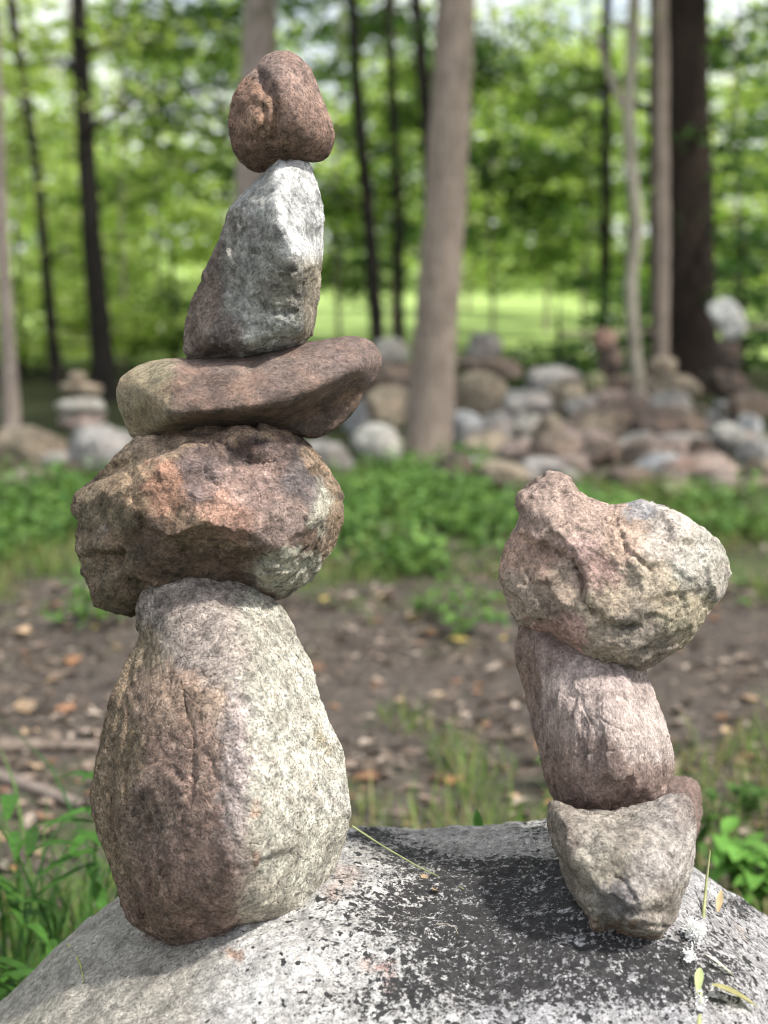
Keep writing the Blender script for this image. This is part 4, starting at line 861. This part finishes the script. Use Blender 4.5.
# ------------------------------------------------------------------ sticks
def stick(label, pts, r_, mat, lift=.0):
    P = [gnd(px, py) for px, py in pts]; P = [np.array([p[0], p[1], gz(p[0], p[1])+r_*.6+lift]) for p in P]
    V, F = tube_arrays(P, np.linspace(r_, r_*.6, len(P)), 10, .25, 4)
    o = link('fallen_branch', mesh_np('fallen_branch', V-P[0], F), mat, loc=P[0]); tag(o, label, 'branch')
stick('grey fallen branch lying level at the left picture edge, farther of two', [(-60, 752), (20, 752), (60, 747), (100, 752)], .022, M_bark['grey'])
stick('grey-brown fallen branch slanting at the left picture edge, nearer of two', [(-60, 760), (0, 782), (45, 796), (85, 812)], .02, M_bark['pink'])
stick('thin twig on the bare path between the stacks', [(560, 700), (590, 712), (640, 705)], .007, M_bark['pale'])
stick('slender dark twig crossing the shade of the broad trunk', [(560, 402), (640, 396), (760, 388), (800, 380)], .02, M_bark['grey'], .55)

for i in range(16):
    px, py = rl.uniform(0, 768), rl.uniform(600, 790); a = rl.uniform(-.5, .5); l = rl.uniform(15, 45)
    P = [gnd(px+math.cos(a)*l*t, py+math.sin(a)*l*t*.4+rl.uniform(-2, 2)) for t in (0, .4, .75, 1)]; P = [np.array([p[0], p[1], gz(p[0], p[1])+.004]) for p in P]
    V, F = tube_arrays(P, [.005, .0045, .003, .002], 6, .2, i)
    o = link('twig', mesh_np('twig', V-P[0], F), M_bark['grey' if i % 3 else 'dark'], loc=P[0]); tag(o, 'short dry twig lying on the bare dirt path', 'twig', 'twigs on the path')
# ------------------------------------------------------------------ near plants
def blade_mesh(P0, dirv, length, width, sag, nrm=None, n=8):
    """lance-shaped leaf, folded along its midrib"""
    dirv = dirv/np.linalg.norm(dirv); side = np.cross(dirv, [0, 0, 1]); side /= max(np.linalg.norm(side), 1e-6)
    up = np.cross(side, dirv); t = np.linspace(0, 1, n)
    mid = P0+dirv*(t*length)[:, None]+np.array([0, 0, -1.])*(sag*length*t**2)[:, None]
    w = width*np.sin(np.pi*np.clip(t*.93+.05, 0, 1))**.8*.5
    Lf = mid+side*w[:, None]+up*(w*.35)[:, None]; Rg = mid-side*w[:, None]+up*(w*.35)[:, None]
    V = np.stack([Lf, mid, Rg], 1).reshape(-1, 3); i = np.arange(n-1)*3
    F = np.concatenate([np.stack([i, i+1, i+4, i+3], 1), np.stack([i+1, i+2, i+5, i+4], 1)], 0)
    return V, F
def flatcol(n, c): return np.tile(np.array(c), (n, 1))
def weed(name, label, base, height, nst, nlf, ll, lw, c, seed, lean=(0, 0), cat='plant', group=None):
    rnd = np.random.default_rng(seed); e = link(name, None, loc=base); tag(e, label, cat, group)
    st, lf = [], []
    for s in range(nst):
        a = rnd.uniform(0, 6.28); tip = np.array([math.cos(a)*height*.3+lean[0], math.sin(a)*height*.25+lean[1], height*rnd.uniform(.75, 1.05)])
        t = np.linspace(0, 1, 7)[:, None]; P = t*tip*[1, 1, 1]; P[:, 2] = tip[2]*np.sin(t[:, 0]*1.45); P[:, :2] = tip[:2]*(t**1.6)
        st.append(tube_arrays(P, np.linspace(.003, .0012, 7), 6))
        for q in range(nlf):
            tt = rnd.uniform(.25, 1); p = np.array([np.interp(tt, t[:, 0], P[:, i]) for i in range(3)])
            b = rnd.uniform(0, 6.28); lf.append(blade_mesh(p, np.array([math.cos(b), math.sin(b), rnd.uniform(.1, .9)]), ll*rnd.uniform(.6, 1.15), lw*rnd.uniform(.7, 1.1), rnd.uniform(.15, .6)))
    V, F = merge(st); link('stem', mesh_np('stem', V, F, True, flatcol(len(V), np.array(c)*.9)), M_grass, e)
    sh = [len(v) for v, _ in lf]; V, F = merge(lf); cc = np.vstack([flatcol(k, np.array(c)*rnd.uniform(.7, 1.3)) for k in sh])
    link('leaves', mesh_np('leaves', V, F, True, cc), M_leaf2, e)
    return e
def wb(px, py, y):
    p = at(px, py, y); return (p[0], p[1], gz(p[0], p[1]))
weed('leafy_weed', 'leafy green weed with lance leaves touching the big base stone at the lower left', wb(80, 900, 1.95), .50, 5, 9, .10, .022, (.045, .12, .02), 1, (.02, 0))
weed('leafy_weed', 'long-leaved green weed at the left picture edge beside the boulder', wb(14, 950, 1.85), .44, 6, 8, .13, .017, (.05, .13, .02), 2)
weed('leafy_weed', 'smaller weed tucked between the boulder and the two left weeds', wb(48, 930, 1.78), .36, 4, 8, .09, .02, (.04, .10, .02), 3)
for i, (px, py, y, h, lab) in enumerate([(40, 860, 2.5, .12, 'short broad-leaved plant behind the left weeds'), (735, 850, 2.75, .13, 'bright broad-leaved plant right of the grey olive block'), (762, 865, 2.7, .12, 'bright broad-leaved plant at the right picture edge'),
                                    (700, 830, 2.9, .14, 'darker small-leaved plant just behind the short stack'), (748, 800, 3.1, .1, 'small plant in the grass farther behind the right edge'), (555, 780, 3.3, .09, 'small plant left of the pink barrel stone')]):
    p = at(px, py, y); weed('low_plant', lab, (p[0], p[1], gz(p[0], p[1])), h, 7, 5, .07 if i in (1, 2) else .045, .035 if i in (1, 2) else .02, (.12, .27, .05) if i in (1, 2) else (.07, .15, .035), 20+i)
def tuft():
    rnd = np.random.default_rng(44); n = 150
    b = np.array([at(rnd.uniform(-40, 100), 950, 1) for _ in range(1)]); x = rnd.uniform(-.75, -.34, n); y = rnd.uniform(1.75, 2.5, n)
    C = np.c_[x, y, ground_h(x, y)]; V, F = blades(C, rnd.uniform(.2, .46, n), rnd.uniform(.005, .010, n), rnd, .55)
    cc = np.repeat(np.array([(.028, .075, .018), (.045, .11, .022), (.085, .155, .04)])[rnd.integers(0, 3, n)], 8, 0)
    tag(link('tall_grass', mesh_np('tall_grass', V, F, True, cc), M_grass), 'tall green grass at the lower left beside the boulder', 'grass', kind='stuff')
tuft()
# dried weed with seed fluff, resting on the right flank of the boulder
def on_b(px, py, lift): 
    h_ = hit(px, py); d = ray(px, py); return h_-d*lift
M_fluff = newmat('seed_fluff'); M_fluff[2].inputs['Base Color'].default_value = (.9, .9, .88, 1); M_fluff = M_fluff[0]
def dried_weed():
    base = on_b(698, 1040, .004); e = link('dried_weed', None, loc=base); tag(e, 'dried weed with white seed fluff lying on the right flank of the boulder', 'plant')
    P = [on_b(698, 1045, .004), on_b(700, 1000, .02), on_b(699, 960, .03), on_b(703, 920, .03), on_b(706, 880, .025), on_b(710, 850, .02)]
    V, F = tube_arrays(P, [.0028, .0026, .0024, .002, .0014, .001], 8, .2); link('stem', mesh_np('stem', V-base, F, True, flatcol(len(V), (.36, .38, .20))), M_grass, e)
    P = [on_b(703, 985, .025), on_b(712, 990, .028), on_b(722, 982, .03)]
    V, F = blade_mesh(on_b(712, 985, .02), on_b(752, 1000, .02)-on_b(712, 985, .02), .05, .016, .1); link('leaf', mesh_np('leaf', V-base, F, True, flatcol(len(V), (.30, .28, .13))), M_grass, e)
    V, F = blade_mesh(on_b(700, 968, .02), on_b(696, 1008, .03)-on_b(700, 968, .02), .028, .008, .3); link('leaf', mesh_np('leaf', V-base, F, True, flatcol(len(V), (.42, .48, .24))), M_grass, e)
    V, F = blade_mesh(on_b(706, 955, .02), on_b(738, 975, .01)-on_b(706, 955, .02), .035, .008, .1); link('leaf', mesh_np('leaf', V-base, F, True, flatcol(len(V), (.75, .74, .66))), M_grass, e)
    V, F = blade_mesh(on_b(718, 912, .012), on_b(722, 885, .012)-on_b(718, 912, .012), .026, .007, .1); link('leaf', mesh_np('leaf', V-base, F, True, flatcol(len(V), (.6, .45, .28))), M_grass, e)
    rnd = np.random.default_rng(2)
    for c, k_, rad in ((on_b(695, 930, .022), 1500, .0095), (on_b(690, 955, .016), 200, .008), (on_b(712, 893, .01), 70, .009), (on_b(700, 1000, .012), 60, .009)):
        Vs = []
        for _ in range(k_):
            p = c+rnd.normal(size=3)*rad*.35; q = p+rnd.normal(size=3)*rad*.32; m = (p+q)/2+rnd.normal(size=3)*.0012
            s_ = np.cross(q-p, rnd.normal(size=3)); s_ /= np.linalg.norm(s_)/.00045
            Vs += [p-s_, p+s_, m+s_, m-s_]
        Vs = np.array(Vs); link('seed_fluff', mesh_np('seed_fluff', Vs-base, np.arange(len(Vs)).reshape(-1, 4), True), M_fluff, e)
dried_weed()
def straw(label, pts, r_, c, lift=.003):
    P = [on_b(px, py, lift) for px, py in pts]; V, F = tube_arrays(P, np.linspace(r_, r_*.5, len(P)), 6)
    o = link('grass_stalk', mesh_np('grass_stalk', V-P[0], F, True, flatcol(len(V), c)), M_grass, loc=P[0]); tag(o, label, 'stalk')
straw('thin pale green stalk lying on the boulder between the stacks', [(352, 826), (378, 840), (402, 862), (422, 878), (440, 883), (464, 889)], .0011, (.38, .42, .22))
straw('fine curled pale straw on the black lichen', [(436, 924), (450, 921), (462, 926), (458, 934)], .0005, (.5, .45, .38))
straw('pale yellow-green stalk curling on the left flank of the boulder', [(68, 944), (80, 956), (88, 972), (84, 982)], .0011, (.4, .45, .15))
for i, (px, py, s_, lab) in enumerate([(424, 878, .012, 'tiny curled brown leaf scrap at the bend of the pale stalk'), (436, 891, .013, 'tiny brown star-shaped leaf scrap below the pale stalk')]):
    o = link('leaf_scrap', leaf_mesh('maple', 60+i, .5), None, loc=on_b(px, py, .002)); o.data.materials.append(LM['tan']); o.scale = (s_,)*3; o.rotation_euler = (.3, .2, i*2.); tag(o, lab, 'leaf')
def sprout():
    p = at(478, 838, 1.72); e = link('sprout', None, loc=(p[0], p[1], boulder_z(np.array([p[0]]), np.array([p[1]]))[0]-.005))
    tag(e, 'single small green leaf poking up behind the boulder rim', 'plant')
    V, F = blade_mesh(np.array([0, 0, .0]), np.array([-.05, -.1, 1.]), .045, .013, .1); link('leaf', mesh_np('leaf', V, F, True, flatcol(len(V), (.05, .13, .03))), M_leaf2, e)
    V, F = tube_arrays([[0, 0, -.06], [0, 0, -.02], [0, 0, .004]], [.0012]*3, 6); link('stem', mesh_np('stem', V, F, True, flatcol(len(V), (.08, .14, .03))), M_grass, e)
sprout()

# ------------------------------------------------------------------ light
SUN_EL, SUN_AZ = 53, 117   # azimuth measured clockwise from +Y (view direction): 90 = from the right, >90 = from behind the camera
sd = bpy.data.lights.new('sun', 'SUN'); sd.energy = 4.4; sd.angle = R(3.5); sd.color = (1, .955, .88)
so = bpy.data.objects.new('sun', sd); col.objects.link(so)
dirv = Vector((math.sin(R(SUN_AZ))*math.cos(R(SUN_EL)), math.cos(R(SUN_AZ))*math.cos(R(SUN_EL)), math.sin(R(SUN_EL))))
so.rotation_euler = dirv.to_track_quat('Z', 'Y').to_euler(); so.location = (3, -3, 8)
w = bpy.data.worlds.new('World'); scene.world = w; w.use_nodes = True
nt = w.node_tree; bg = nt.nodes['Background']; sky = nt.nodes.new('ShaderNodeTexSky'); sky.sky_type = 'NISHITA'; sky.sun_disc = False
sky.sun_elevation = R(SUN_EL); sky.sun_rotation = R(SUN_AZ); sky.dust_density = 3; sky.air_density = 1.0
wk = NT(nt); wt = wk.n('TexCoord')
cl = wk.rng(wk.noise(wt.outputs['Generated'], 3.5, 6, .6), .38, .56, .25, .95)
nt.links.new(wk.mix(cl, sky.outputs[0], (6.6, 6.7, 6.8)), bg.inputs[0]); bg.inputs[1].default_value = .15
vs = scene.view_settings; vs.view_transform = 'Standard'; vs.look = 'None'; vs.exposure = 0.66; vs.gamma = 1
scene.cycles.use_denoising = True
try: scene.cycles.denoiser = 'OPENIMAGEDENOISE'
except Exception: pass
scene.cycles.filter_width = 1.1; scene.cycles.max_bounces = 6; scene.cycles.transparent_max_bounces = 4
scene.cycles.use_adaptive_sampling = True; scene.cycles.adaptive_threshold = .02
